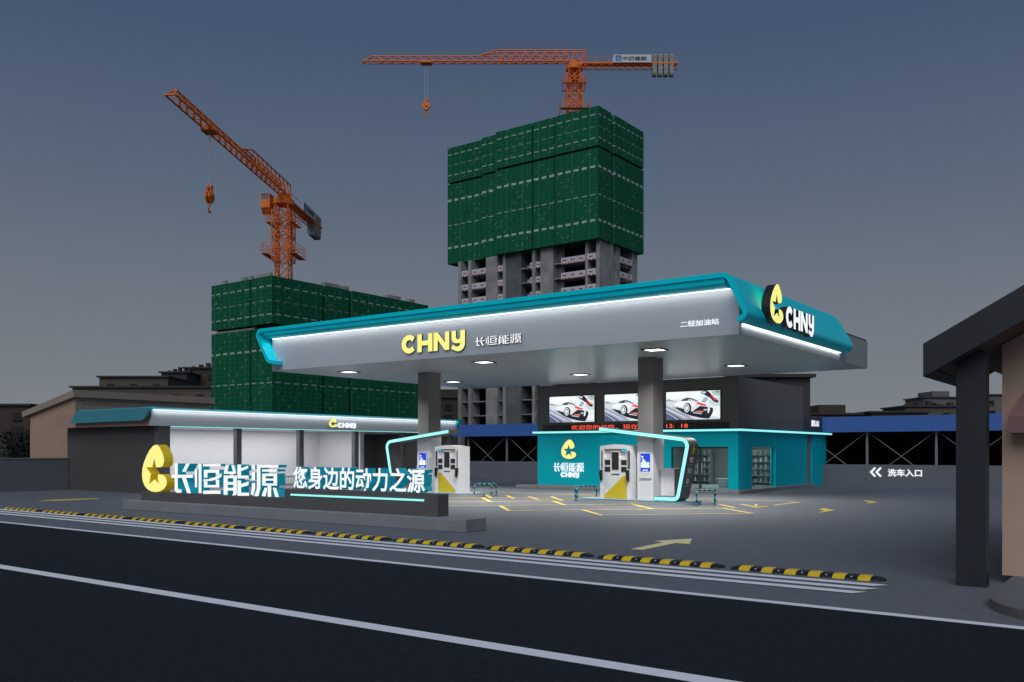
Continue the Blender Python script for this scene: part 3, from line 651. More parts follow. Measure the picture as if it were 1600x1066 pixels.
# ------------------------------------------------------------------ the three wall screens: a flat picture of a racing car
def pc(n, c, s=1.): return glow('picture_'+n, c, s)
def ell(cx, cy, rx, ry, n=20): return [(cx+rx*math.cos(2*PI*i/n), cy+ry*math.sin(2*PI*i/n)) for i in range(n)]
PIC = [
 ('sky', (.80,.88,.91), [(260,280),(1195,280),(1195,790),(260,790)]),
 ('cloud', (.95,.98,1.), [(260,300),(420,285),(700,310),(860,300),(850,400),(600,380),(420,400),(260,380)]),
 ('hill', (.30,.38,.38), [(260,420),(310,408),(360,432),(480,448),(470,458),(270,446)]),
 ('tree', (.42,.54,.52), [(1040,300),(1110,280),(1195,280),(1195,385),(1130,378),(1080,350)]),
 ('tree2', (.16,.22,.22), [(1120,300),(1160,292),(1190,310),(1150,322)]),
 ('tree3', (.60,.70,.66), [(1010,440),(1195,400),(1195,560),(1080,560),(1000,500)]),
 ('road', (.66,.70,.76), [(260,450),(480,452),(800,560),(1195,640),(1195,790),(260,790)]),
 ('road2', (.34,.38,.47), [(260,520),(400,590),(640,700),(760,790),(260,790)]),
 ('road3', (.10,.12,.22), [(260,620),(330,650),(420,700),(560,790),(260,790)]),
 ('streak', (.60,.65,.72), [(260,560),(450,660),(640,760),(600,760),(430,680),(260,590)]),
 ('streak2', (.45,.5,.6), [(260,640),(400,720),(480,785),(450,788),(380,730),(260,660)]),
 ('verge', (.88,.92,.92), [(1080,640),(1195,640),(1195,760),(1060,730)]),
 ('shadow', (.012,.014,.03), [(400,560),(560,600),(760,620),(1080,600),(1050,715),(1010,780),(880,765),(700,720),(560,660)]),
 ('wheelf', (.06,.06,.08), ell(412,535,26,45)),
 ('body', (.72,.74,.76), [(385,545),(392,490),(430,465),(510,445),(560,415),(620,392),(680,395),(740,415),(800,445),(860,480),(960,520),(1040,560),(1085,600),(1075,640),(960,640),(860,620),(780,640),(700,640),(600,620),(480,585),(420,570)]),
 ('flank', (.92,.94,.95), [(400,500),(520,455),(700,460),(780,500),(760,560),(700,540),(640,485),(590,500),(565,560),(420,530)]),
 ('glass', (.05,.07,.09), [(520,445),(575,412),(630,395),(690,398),(760,425),(830,462),(815,470),(740,440),(670,415),(640,450),(560,450)]),
 ('glass2', (.45,.52,.55), [(640,445),(668,418),(705,432),(700,448)]),
 ('sill', (.03,.03,.05), [(440,555),(600,600),(590,625),(430,575)]),
 ('wheel', (.02,.02,.03), ell(640,582,68,96)), ('rim', (.80,.83,.86), ell(628,582,48,76)), ('rim2', (.25,.27,.3), ell(628,582,36,60)), ('hub', (.85,.88,.9), ell(627,582,22,38)),
 ('rear', (.02,.02,.03), [(770,610),(810,585),(860,550),(960,565),(1080,592),(1078,660),(1050,715),(990,710),(900,690),(730,655)]),
 ('lamp', (.85,.08,.08), [(785,495),(830,480),(900,505),(970,530),(945,555),(880,540),(815,515)]),
 ('splitter', (.75,.2,.18), [(790,640),(870,632),(930,650),(880,668),(780,655)]),
 ('pipe', (.75,.75,.78), [(730,655),(880,682),(900,675),(880,695),(745,672)]),
 ('exhaust', (.55,.56,.58), [(920,610),(1000,605),(1010,630),(925,635)]),
 ('strut', (.35,.45,.48), [(880,480),(930,400),(985,395),(1000,430),(950,495)]),
 ('strut2', (.6,.66,.68), [(1050,540),(1090,490),(1130,500),(1085,555)]),
 ('wing', (.02,.02,.03), [(870,315),(900,285),(970,268),(1010,300),(1090,390),(1175,470),(1165,502),(1105,490),(1040,420),(980,380),(930,350)]),
 ('wing2', (.65,.72,.76), [(885,318),(915,292),(968,300),(950,330)]),
 ('stripe', (.80,.07,.08), [(1030,362),(1062,355),(1145,450),(1118,465)]),
 ('hook', (.85,.88,.9), [(990,560),(1022,575),(1030,620),(1010,680),(984,672),(1002,620)]),
]
def tv(x0, x1, label, clip=None):
    z0, z1 = 3.49, 4.86
    r = T('wall_screen', label, 'screen', ((x0+x1)/2, YF-.03, z0), 'racing car screens on the store')
    mb = MB(); mb.box(x0-.03, YF-.06, z0-.03, x1+.03, YF-.004, z1+.03, BLACK); part(mb, 'casing', r)
    mb = MB(); y = YF-.062
    for k, (n, c, P) in enumerate(PIC):
        yy = y-.0012*k
        vs = [(x0+(px-260)/935*(x1-x0), yy, z1-(py-280)/510*(z1-z0)) for px, py in P]
        vs = [(min(max(v[0], x0), x1), v[1], min(max(v[2], z0), z1)) for v in vs]
        A = sum(vs[i][0]*vs[(i+1) % len(vs)][2]-vs[(i+1) % len(vs)][0]*vs[i][2] for i in range(len(vs)))
        mb.quad(vs if A > 0 else vs[::-1], pc(n, c))
    part(mb, 'picture', r)
tv(-26.96, -24.18, 'left wall screen showing a white racing car, above the emblem on the store')
tv(-23.56, -20.76, 'middle wall screen showing a white racing car, half hidden by the column')
tv(-20.08, -17.27, 'right wall screen showing a white racing car, nearest the store corner')
r = T('led_ticker', 'long black display of red Chinese letters and the time 13:18 under the wall screens', 'display', (-22.1, YF-.05, 3.05))
mb = MB(); mb.box(-27.4, YF-.05, 3.03, -16.85, YF-.004, 3.345, BLACK)
for k in range(104): mb.box(-27.38+k*.1, YF-.054, 3.04, -27.34+k*.1, YF-.051, 3.335, mat('ticker_mesh', (.03,.03,.035), .6))
part(mb, 'panel', r)
RG = glow('ticker_red', (1.,.10,.05), 1.2)
text_part('欢迎您的光临，现在', 'front', (-25.6, YF-.058, 3.075), 3.95, .25, .003, RG, RG, r, bold=.004)
text_part('13:', 'front', (-20.08, YF-.058, 3.10), .42, .20, .003, RG, RG, r, bold=.006); text_part('18', 'front', (-19.27, YF-.058, 3.10), .34, .20, .003, RG, RG, r, bold=.006)

# ------------------------------------------------------------------ car wash hall on the left
r = T('car_wash', 'long open fronted car wash hall with white lit interior and teal edged fascia', 'building', (-41.4, 34.7, 0))
XF = -37.57
CW = mat('car_wash_white', (.78,.78,.80), .5, noise=.02)
mb = MB(); mb.box(-45.54, 24.1, 0, XF-.302, 24.4, 3.14, mat('car_wash_side', (.085,.072,.067), .7, noise=.05)); part(mb, 'side_wall', r)
mb = MB(); mb.box(XF-.3, 24.1, 0, XF, 24.72, 3.14, DARK2); part(mb, 'corner_pillar', r)
mb = MB(); mb.box(-42.3, 24.41, .0, -42.1, 38.2, 3.10, CW); mb.box(-42.1, 37.9, 0, XF-1.0, 38.2, 3.10, CW); part(mb, 'inner_wall', r)
mb = MB(); mb.box(-42.09, 24.45, .05, -42.05, 37.88, .35, WHITE); mb.box(-42.09, 24.45, .5, -42.03, 37.88, .56, WHITE); part(mb, 'bumper_rail', r)
mb = MB(); mb.box(-44.8, 38.21, 0, -44.6, 45.3, 3.10, DARK); mb.box(-44.59, 45.1, 0, XF-.3, 45.3, 3.1, DARK); part(mb, 'dark_bay_wall', r)
mb = MB(); mb.box(-45.3, 24.41, 3.102, XF-.05, 45.4, 3.19, CW); part(mb, 'ceiling', r)
mb = MB(); mb.box(-45.3, 24.0, 3.70, -37.45, 45.4, 3.80, DARK); part(mb, 'roof', r)
for k, y in enumerate((28.43, 32.45, 36.5, 40.45, 44.9)):
    mb = MB(); mb.box(XF-.27, y, 0, XF, y+.30, 3.10, DARK2); part(mb, 'post', r)
mb = MB(); mb.box(-37.55, 23.64, 3.13, -37.38, 45.35, 3.86, GREYP); part(mb, 'front_fascia', r)
mb = MB(); mb.box(-45.75, 23.62, 3.13, -37.56, 23.80, 3.80, mat('pinkish_fascia', (.40,.25,.195), .7)); part(mb, 'side_fascia', r)
mb = MB(); P = rounded([(-43.95,3.33),(-43.3,3.93),(-36.95,3.93),(-37.62,3.36)], [.08,.1,.12,.3], 6)
mb.prism(P, 'y', 23.36, 23.50, mat('teal_side_panel', (.05,.26,.32), .45)); part(mb, 'side_wing', r)
mb = MB(); mb.prism([(-37.38,3.865),(-36.97,3.935),(-36.95,3.97),(-38.2,3.97),(-38.2,3.865)], 'y', 23.52, 45.5, TEAL); mb.box(-43.3, 23.52, 3.90, -38.202, 24.2, 3.96, TEAL)
P = [(-37.02,3.96),(-37.6,3.42),(-37.72,3.42),(-37.72,3.96)]; mb.prism(P, 'y', 45.36, 45.62, TEAL); part(mb, 'teal_band', r)
mb = MB(); mb.box(-37.375, 23.7, 3.844, -37.33, 45.3, 3.858, LEDW); part(mb, 'light_strip', r)
mb = MB(); mb.box(-37.62, 24.8, 3.10, -37.57, 45.2, 3.125, LED); part(mb, 'cyan_light_line', r)
emblem('side', (-37.375, 34.30, 3.27), .64, .50, .04, YGL, BSIDE, r)
chny('side', (-37.375, 35.0, 3.27), 1.38, .27, .04, WGL, WGL, r)

# house behind it
r = T('beige_house', 'beige monopitch roofed house behind the car wash', 'house', (-48, 28, 0))
mb = MB(); mb.prism([(-50.1,0),(-45.5,0),(-45.5,4.8),(-50.1,3.85)], 'y', 24.45, 32.4, BEIGE); part(mb, 'wall', r)
mb = MB(); mb.box(-45.498, 24.46, 0, -45.44, 32.39, 4.72, BEIGE2); part(mb, 'street_wall', r)
mb = MB(); mb.box(-45.438, 24.85, 1.0, -45.43, 32.0, 4.38, mat('wall_groove', (.05,.045,.04), .8)); mb.box(-45.429, 24.87, 1.0, -45.41, 31.98, 4.36, BEIGE2); part(mb, 'wall_panel', r)
mb = MB(); mb.prism([(-50.6,3.80),(-45.25,4.73),(-45.25,5.09),(-50.6,4.10)], 'y', 24.25, 32.7, mat('roof_edge', (.33,.27,.22), .8)); part(mb, 'roof', r)
# boundary wall on the left
r = T('boundary_wall', 'grey rendered boundary wall at the left of the forecourt', 'wall', (-45.55, 18, 0))
mb = MB(); mb.box(-45.7, 13.0, 0, -45.42, 24.08, 1.58, mat('wall_render', (.15,.155,.175), .85, noise=.08)); mb.box(-45.73, 13.0, 1.582, -45.39, 24.08, 1.63, STONE); part(mb, 'wall_body', r)

# blue roofed open shed with cross bracing
r = T('blue_shed', 'long open sided shed with blue fascia, low wall and cross braced posts', 'shed', (-18, 54, 0))
SHW = mat('shed_wall', (.15,.16,.185), .8, noise=.05, nscale=1.)
mb = MB(); mb.box(-50, 53.35, 0, 10, 53.65, 1.2, SHW); part(mb, 'low_wall', r)
mb = MB(); mb.box(-50, 53.25, 3.05, 10, 53.55, 3.93, mat('blue_fascia', (.055,.15,.46), .5)); part(mb, 'fascia', r)
mb = MB(); mb.box(-50, 53.56, 3.6, 10, 62, 3.75, DARK); part(mb, 'roof', r)
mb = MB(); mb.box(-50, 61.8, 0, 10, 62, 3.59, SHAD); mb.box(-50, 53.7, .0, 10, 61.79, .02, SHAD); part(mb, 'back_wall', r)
PM = mat('shed_steel', (.22,.23,.25), .5)
k0 = -14.0
for k in range(-9, 7):
    x = k0+3.64*k
    mb = MB(); mb.box(x-.06, 53.66, .02, x+.06, 53.78, 3.59, PM); part(mb, 'post', r)
for k in range(-9, 6):
    x = k0+3.64*k
    mb = MB(); mb.tube((x+.1,53.73,3.0), (x+3.54,53.73,.35), .022, PM); mb.tube((x+.1,53.76,.35), (x+3.54,53.76,3.0), .022, PM); part(mb, 'cross_brace', r)
chev = [(.0,.28),(.28,.56),(.36,.50),(.15,.28),(.36,.06),(.28,.0)]
for dx in (0, .30):
    mb = MB(); mb.prism([(-13.77+dx+p[0]*.95, .50+p[1]) for p in chev], 'y', 53.32, 53.348, WGL); part(mb, 'arrow_sign', r)
text_part('洗车入口', 'front', (-12.80, 53.348, .55), 1.78, .42, .02, WGL, WGL, r, bold=.025)

# ------------------------------------------------------------------ building at the right edge
r = T('corner_building', 'beige building at the right edge with raked black roof and black porch column', 'building', (-.5, 17, 0))
sl = .56
zt = lambda x: 3.57+sl*(x+2.95)
BR = mat('black_roof_metal', (.022,.024,.030), .5, noise=.06, nscale=2); SOFB = mat('brown_soffit', (.10,.085,.075), .7)
mb = MB(); mb.prism([(-2.95,zt(-2.95)-.485),(4.5,zt(4.5)-.485),(4.5,zt(4.5)),(-2.95,zt(-2.95))], 'y', 14.35, 14.5, BR)
mb.prism([(-2.95,zt(-2.95)-.485),(-2.80,zt(-2.8)-.485),(-2.80,zt(-2.8)),(-2.95,zt(-2.95))], 'y', 14.502, 17.7, BR)
mb.prism([(-2.798,zt(-2.8)-.10),(4.5,zt(4.5)-.10),(4.5,zt(4.5)-.02),(-2.798,zt(-2.8)-.02)], 'y', 14.502, 24, BR); part(mb, 'roof', r)
mb = MB(); mb.prism([(-2.79,zt(-2.79)-.47),(4.5,zt(4.5)-.47),(4.5,zt(4.5)-.40),(-2.79,zt(-2.79)-.40)], 'y', 14.51, 17.65, SOFB); part(mb, 'soffit', r)
mb = MB(); mb.box(-2.575, 14.72, 0, -2.175, 15.02, 3.45, BR); part(mb, 'porch_column', r, .006)
mb = MB(); mb.prism([(-2.06,.12),(4.4,.12),(4.4,zt(4.4)-.48),(-2.06,zt(-2.06)-.48)], 'y', 15.42, 24, mat('beige_wall_paint', (.56,.38,.28), .8, noise=.05, nscale=1.3, bump=.1, bscale=60)); part(mb, 'wall', r)
PK = mat('pink_awning', (.24,.12,.12), .7)
mb = MB(); mb.add([(-1.93,15.05,2.26),(1.2,15.05,2.26),(1.2,15.05,2.50),(-1.93,15.05,2.50),(-1.93,15.415,2.26),(-1.93,15.415,2.50),(1.2,15.415,2.26),(1.2,15.415,2.5),(-1.62,15.415,3.1),(.9,15.415,3.1)],
 [(0,1,2,3),(4,0,3,5),(1,6,7,2),(3,2,9,8),(5,3,8),(2,7,9),(4,6,1,0),(4,5,8,9,7,6)], PK); part(mb, 'awning', r)
g = MB(); Q = [(-1.92,24),(-1.92,13.35)]+arc(-.32,13.35,1.6,180,270,14)[1:]+[(8,11.62),(8,24)]
g.prism(Q, 'z', 0, .115, mat('curb_stone', (.15,.14,.135), .85, noise=.3, nscale=40), smooth=False); g.prism([(x*1.0+(.03 if x < 0 else 0), y+.03 if y < 20 else y) for x, y in Q], 'z', .10, .119, mat('pavement', (.15,.155,.17), .8, noise=.08)); struct('pavement', g)

# ------------------------------------------------------------------ tower blocks wrapped in green netting
N1 = net_mat('green_net_upper', [(67.8,.24,.65),(63.2,.24,.6)], [(65.4,.2,.3),(57.6,.46,.8),(47.1,.46,.75)]+[(52.1,.22,.55)], .62, 11.)
N2 = net_mat('green_net_lower', [(28.4,.22,.6),(23.9,.22,.6)], [(26.1,.16,.3),(18.2,.30,.7),(12.9,.2,.55),(7.7,.22,.6)], .72, 9.)
NB = mat('net_edge_dark', (.006,.02,.012), .9)
r = T('tower_block', 'tall concrete tower whose upper floors are wrapped in green netting, below the level crane', 'tower block', (-110, 163, 0))
YT, XT = 153.11, -90.4
segs = [(-130.6,-120.2,2.2),(-120.19,-115.7,1.3),(-115.69,-106.35,.25),(-106.0,-100.85,.2),(-100.45,-90.4,0)]
for lv, (za, zb) in enumerate(((61.65, 69.35), (43.5, 61.2))):
    for i, (a, b_, dy) in enumerate(segs):
        mb = MB(); y1 = 171.7 if i == 4 else 172
        if i == 4:
            mb.box(a, YT, za, b_, 158.2, zb, N1); 
        else: mb.box(a, YT+dy, za, b_, YT+dy+3.5, zb, N1)
        part(mb, 'net_panel', r)
    mb = MB(); mb.box(-93.0, 159.4, za, XT+.1, 171.7, zb, N1); part(mb, 'net_panel', r)
    mb = MB(); mb.box(-130.4, YT+4.2, za+.2, XT-1.2, 171.5, zb-1.0, NB); part(mb, 'net_backing', r)
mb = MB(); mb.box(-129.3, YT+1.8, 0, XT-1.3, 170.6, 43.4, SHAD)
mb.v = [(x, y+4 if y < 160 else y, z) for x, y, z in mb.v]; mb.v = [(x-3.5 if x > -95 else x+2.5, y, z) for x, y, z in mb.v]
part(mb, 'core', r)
YC = 154.4; q = 1.0085
piers = [(-125.8,-124.9),(-122.97,-122.1),(-118.1,-115.06),(-113.65,-112.9),(-106.15,-105.4),(-104.1,-101.0),(-93.4,-92.7),(-90.9,-90.1)]
mb = MB(); ZT = 43.45
for a, b_ in piers:
    mb.box(a*q, YC, 0, b_*q, YC+3.0, ZT, TCON)
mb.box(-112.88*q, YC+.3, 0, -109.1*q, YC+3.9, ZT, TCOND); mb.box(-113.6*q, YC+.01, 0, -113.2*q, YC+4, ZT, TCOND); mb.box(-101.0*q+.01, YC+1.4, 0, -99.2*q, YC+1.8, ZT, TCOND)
part(mb, 'concrete_wall', r)
mb = MB(); XR = XT-.7
for a, b_ in ((YC+.02,160.2),(161.2,163.0),(168.1,170.4)): mb.box(XR-3.5 if a > 160 else -91.0*1.0, a if a > 160 else a, 0, XR, b_, ZT, TCON)
part(mb, 'side_concrete_wall', r)
mb = MB()
for k in range(15):
    z = 40.0-3.05*k+.1
    if z < 1: break
    mb.box(-126.6, YC+.35, z-.18, XR-.35, 170.2, z, TCON)
part(mb, 'floor_slabs', r)
BW = mat('barrier_white', (.62,.60,.64), .8, noise=.12, nscale=1.); RD = mat('barrier_red', (.42,.02,.045), .7)
def barrier(x0, x1, z, y, ax='x'):
    mb = MB(); L = x1-x0
    def bb(a, za, b_, zb, m, e=0):
        if ax == 'x': mb.box(a, y-e, za, b_, y+.12, zb, m)
        else: mb.box(y-.12, a, za, y+e, b_, zb, m)
    bb(x0, z-1.3, x1, z, BW)
    n = max(1, int(L/1.9))
    for k in range(n):
        a = x0+L*(k+.2)/n; bb(a, z-.72, a+min(.9, L/n*.55), z-.48, RD, .02)
    n = max(2, int(L/.7))
    for k in range(n):
        a = x0+L*(k+.2)/n; bb(a, z-1.28, a+L/n*.5, z-1.08, RD, .02)
    part(mb, 'safety_barrier', r)
for k in range(5):
    z = 41.35-3.05*k
    for a, b_ in ((-124.9,-123.0),(-122.1,-118.1),(-115.06,-113.7),(-106.8,-106.15),(-105.4,-104.1),(-99.2,-93.4),(-92.9,-90.9)):
        barrier(a*q+.02, b_*q-.02, z-(.35 if a > -110 else 0), YC+.2 if a < -93 else YC-.15)
    barrier(-109.1*q, -106.8*q, z-.2, YC+2.6); barrier(163.0, 168.1, z+.35, XR+.05, 'y')
for x in (-100.6,):
    mb = MB(); mb.box(x-.35, YT+1.3, 43.5, x+.35, YT+2.5, 69.0, NB); part(mb, 'net_joint', r)

r = T('netted_tower', 'shorter wide tower block entirely wrapped in green netting, below the angled crane', 'tower block', (-124, 115, 0))
YT2, XT2 = 94.75, -116.27
for (za, zb) in ((22.4, 30.0), (3.0, 21.75)):
    mb = MB(); mb.box(-132.3, YT2+.2, za, -122.1, YT2+4, zb, N2); part(mb, 'net_panel', r)
    mb = MB(); mb.box(-121.4, YT2, za, XT2, YT2+10.6, zb, N2); part(mb, 'net_panel', r)
    mb = MB(); mb.box(XT2-4, YT2+11.4, za, XT2+.1, YT2+16.6, zb, N2); part(mb, 'net_panel', r)
    mb = MB(); mb.box(XT2-4, YT2+17.4, za, XT2+.2, YT2+37.5, zb, N2); part(mb, 'net_panel', r)
    mb = MB(); mb.box(-132.1, YT2+1.5, za+.3, XT2-1.0, YT2+37, zb-.6, NB); part(mb, 'net_backing', r)
mb = MB(); mb.box(-131.6, YT2+1.0, 0, XT2-.9, YT2+36.8, 29.8, NB); mb.v = [(x, y, z-.01) for x, y, z in mb.v]; part(mb, 'core', r)
for a, b_ in ((-130.3,-129.2),(-125.0,-123.9),(-123.2,-122.2),(-121.2,-117.6)):
    mb = MB(); mb.box(a, YT2+.8, 29.9, b_, YT2+1.2, 30.75, TCON); part(mb, 'parapet_board', r)
for a, b_ in ((11.8,15.2),(16.2,17.3),(27,30.5),(33,34.5)):
    mb = MB(); mb.box(XT2-1.6, YT2+a, 29.9, XT2-.5, YT2+b_, 30.75, TCON); part(mb, 'parapet_board', r)
mb = MB(); mb.box(-131.5, YT2+.5, 21.76, -121.2, YT2+.9, 22.1, TCON); part(mb, 'edge_board', r)

# ------------------------------------------------------------------ tower cranes
def crane(label, loc, zj, rz, zb):
    """jib runs along local +X at height zj (bottom chord); mast drawn from zb up"""
    r = T('tower_crane', label, 'crane', (0,0,0), 'orange tower cranes over the building site')
    Q = .13
    def latt(mb, x0, x1, w, h, z, n, r_=Q, tri=True, hx0=None):
        """truss along X: two bottom chords and one top chord (tri) or two"""
        tops = [0] if tri else [-w/2, w/2]
        for s in (-1, 1): mb.tube((x0,s*w/2,z), (x1,s*w/2,z), r_, ORANGE, 5)
        for t in tops: mb.tube((x0,t,z+h), (x1,t,z+h), r_, ORANGE, 5)
        st = (x1-x0)/n
        for i in range(n):
            a = x0+i*st; c = a+st/2; b_ = a+st
            for s in (-1, 1):
                t = 0 if tri else s*w/2
                mb.tube((a,s*w/2,z), (c,t,z+h), r_*.75, ORANGE, 4); mb.tube((c,t,z+h), (b_,s*w/2,z), r_*.6, ORANGE, 4)
            mb.tube((a,-w/2,z), (a,w/2,z), r_*.6, ORANGE, 4); mb.tube((a,-w/2,z), (b_,w/2,z), r_*.6, ORANGE, 4)
    mb = MB(); latt(mb, 1.2, 41.2, 1.3, 1.25, zj, 19)
    for t in (-.65, .65): mb.tube((41.2,t,zj), (43.0,t,zj), Q, ORANGE, 5); mb.tube((41.2,0,zj+1.25), (43.0,t,zj), Q, ORANGE, 5)
    mb.tube((43,-.65,zj), (43,.65,zj), Q, ORANGE, 5)
    # raised second chord near the mast
    for s in (-1, 1):
        mb.tube((-2.2,s*.5,zj+2.25), (16.0,s*.5,zj+2.25), Q, ORANGE, 5); mb.tube((16.0,s*.5,zj+2.25), (19.5,0,zj+1.25), Q, ORANGE, 5)
        for k in range(9):
            a = -2.2+k*2.02
            mb.tube((a,s*.5,zj+2.25), (a+1.01,s*.65,zj), Q*.6, ORANGE, 4); mb.tube((a+1.01,s*.65,zj), (a+2.02,s*.5,zj+2.25), Q*.6, ORANGE, 4)
        mb.tube((-2.2,s*.5,zj+2.25), (-2.2,s*.6,zj-1.2), Q, ORANGE, 5)
    part(mb, 'jib', r)
    mb = MB(); mb.box(-21, -.75, zj-.55, -1.0, .75, zj-.25, ORANGE); latt(mb, -21, -1.6, 1.1, .7, zj-1.35, 12, .06, False)
    for s in (-1, 1):
        mb.tube((-21,s*.75,zj+.75), (-2,s*.75,zj+.75), .04, ORANGE, 4)
        for k in range(9): mb.tube((-21+k*2.35,s*.75,zj-.25), (-21+k*2.35,s*.75,zj+.75), .03, ORANGE, 4)
    part(mb, 'counter_jib', r)
    mb = MB(); mb.tube((0,0,zj-1.7), (0,0,zj-.9), 1.75, ORANGE, 20); mb.tube((0,0,zj-.9), (0,0,zj+.2), 1.0, ORANGE, 14); mb.box(-1.6,-.9,zj-.85,1.0,.9,zj-.3,ORANGE); part(mb, 'slewing_unit', r)
    mb = MB(); mb.box(-1.1,-3.5,zj-2.3,1.1,-2.0,zj-.9,ORANGE); mb.prism([(-1.1,zj-2.3),(1.1,zj-2.3),(.2,zj-3.2),(-1.1,zj-3.0)], 'y', -3.5, -2.0, ORANGE)
    for x in (-1.05, -.35, .35, 1.05):
        for y in (-3.45, -2.05): mb.tube((x,y,zj-.9), (x,y,zj+.0), .06, ORANGE, 4)
    mb.box(-1.1,-3.5,zj+.0,1.1,-2.0,zj+.1,ORANGE); o = part(mb, 'cab', r)
    m2 = MB(); m2.box(-1.0,-3.4,zj-.89,1.0,-2.1,zj-.01,mat('cab_glass', (.18,.19,.24), .15)); part(m2, 'cab_window', r, sub=o)
    mb = MB(); w = 1.1; top = zj-1.7
    n = int((top-zb)/2.2)
    for a in (-w, w):
        for b_ in (-w, w): mb.tube((a,b_,zb), (a,b_,top), .13, ORANGE, 5)
    cs = [(-w,-w),(w,-w),(w,w),(-w,w)]
    for k in range(n):
        z0 = zb+(top-zb)*k/n; z1 = zb+(top-zb)*(k+1)/n
        for i in range(4):
            p, q_ = cs[i], cs[(i+1) % 4]
            if (k+i) % 2: p, q_ = q_, p
            mb.tube((*p,z0), (*q_,z1), .09, ORANGE, 4); mb.tube((*q_,z0), (*p,z1), .07, ORANGE, 4); mb.tube((*p,z1), (*q_,z1), .06, ORANGE, 4)
    part(mb, 'mast', r)
    mb = MB(); w2 = 1.5; zt_, zl = top-1.0, top-9.5
    for a in (-w2, w2):
        for b_ in (-w2, w2): mb.tube((a,b_,zl), (a,b_,zt_), .12, ORANGE, 5)
    cs = [(-w2,-w2),(w2,-w2),(w2,w2),(-w2,w2)]
    for k in range(4):
        z0 = zl+(zt_-zl)*k/4; z1 = zl+(zt_-zl)*(k+1)/4
        for i in range(4):
            p, q_ = cs[i], cs[(i+1) % 4]; mb.tube((*p,z0), (*q_,z1), .08, ORANGE, 4); mb.tube((*q_,z0), (*p,z1), .08, ORANGE, 4); mb.tube((*p,z0), (*q_,z0), .08, ORANGE, 4)
    part(mb, 'climbing_frame', r)
    for zc, ww in ((top-3.3, 2.3), (top-8.6, 2.9)):
        mb = MB(); cs = [(-ww,-ww),(ww,-ww),(ww,ww),(-ww,ww)]
        for i in range(4):
            p, q_ = Vector(cs[i]), Vector(cs[(i+1) % 4])
            for dz in (0, .6, 1.2, 1.8): mb.tube((*p,zc+dz), (*q_,zc+dz), .04, ORANGE, 4)
            for k in range(4): v = p.lerp(q_, k/4); mb.tube((*v,zc), (*v,zc+1.8), .045, ORANGE, 4)
        mb.box(-ww,-ww,zc-.05,ww,-w2-.2,zc,ORANGE); mb.box(-ww,w2+.2,zc-.05,ww,ww,zc,ORANGE); part(mb, 'work_platform', r)
    xt = 30.2 if zb > 50 else 32.4
    xt = CR_T
    mb = MB(); mb.box(xt-1.1,-.9,zj-.35,xt+1.1,.9,zj-.05,ORANGE)
    for dx in (-.8, .8): mb.tube((xt+dx,-.8,zj-.05), (xt+dx,.8,zj-.05), .22, ORANGE, 10)
    part(mb, 'trolley', r)
    hz = zj-7.7
    mb = MB()
    for dx in (-.28, .28): mb.tube((xt+dx,0,zj-.3), (xt+dx,0,hz), .04, mat('steel_rope', (.45,.46,.48), .4), 4)
    part(mb, 'hoist_rope', r)
    mb = MB()
    for dy in (-.22, .22):
        mb.prism([(xt-.30,hz+.3),(xt+.30,hz+.3),(xt+.35,hz-.1),(xt+.18,hz-.5),(xt+.85,hz-.9),(xt+.85,hz-1.4),(xt+.25,hz-2.1),(xt-.25,hz-2.1),(xt-.85,hz-1.4),(xt-.85,hz-.9),(xt-.18,hz-.5),(xt-.35,hz-.1)], 'y', dy-.12, dy+.12, ORANGE)
    mb.tube((xt,-.5,hz-1.1), (xt,.5,hz-1.1), .35, ORANGE, 12)
    part(mb, 'hook_block', r)
    mb = MB(); hp = [(xt, hz-2.1), (xt, hz-2.5)]+[(xt+.42*math.cos(R(a)), hz-2.9+.42*math.sin(R(a))) for a in range(80, -150, -20)]
    for p, q_ in zip(hp[:-1], hp[1:]): mb.tube((p[0],0,p[1]), (q_[0],0,q_[1]), .12, ORANGE, 6)
    part(mb, 'hook', r)
    CWM = mat('counterweight_concrete', (.30,.32,.30), .85, noise=.1, nscale=1.5)
    for k in range(4):
        mb = MB(); x = -20.2+k*1.15; mb.prism([(-.55,zj-2.9),(.55,zj-2.9),(.72,zj-2.5),(.72,zj+1.2),(.55,zj+1.5),(-.55,zj+1.5),(-.72,zj+1.2),(-.72,zj-2.5)], 'x', x, x+.85, CWM); part(mb, 'counterweight', r, .05)
    for s in (-1, 1):
        mb = MB(); mb.box(-15.6, s*.95-.05, zj-.45, -7.9, s*.95+.05, zj+1.15, mat('billboard_white', (.62,.64,.68), .6)); o = part(mb, 'sign_board', r)
        m2 = MB(); y = s*1.005
        if s > 0: a, b_ = -9.5, -8.3
        else: a, b_ = -15.2, -14.0
        m2.box(a, y, zj-.2, b_, y+s*.015, zj+.95, mat('logo_blue', (.02,.13,.42), .5))
        for q_ in ((.2,.60,1.0,.70),(.2,.35,1.0,.43),(.2,.1,1.0,.18),(.55,.1,.65,.85),(.2,.1,.28,.43),(.92,.1,1.0,.43)):
            m2.box(a+q_[0], y+s*.016, zj-.2+q_[1], a+q_[2], y+s*.03, zj-.2+q_[3], mat('logo_pale', (.45,.6,.75), .5))
        part(m2, 'emblem', r, sub=o)
        n0 = set(D.objects)
        text_part('中國建築', 'front', (-13.5, 0, zj-.1), 5.0, .85, .02, BSIDE, BSIDE, r, bold=.02, sub=o)
        for ob in set(D.objects)-n0:
            me = ob.data
            for v in me.vertices:
                if s > 0: v.co.x = -11.3-(v.co.x+11.0)*1.0-.9; v.co.y = y-v.co.y-.0
                else: v.co.y += y
            if s > 0: pass
    r.location = loc; r.rotation_euler = (0, 0, rz)
    return r
CR_T = 30.2
x, y = pt(12.7, 185.); crane('orange tower crane with a level jib pointing left above the tall tower', (x, y, 0), 81.2, YAW+PI, 50)
CR_T = 31.0
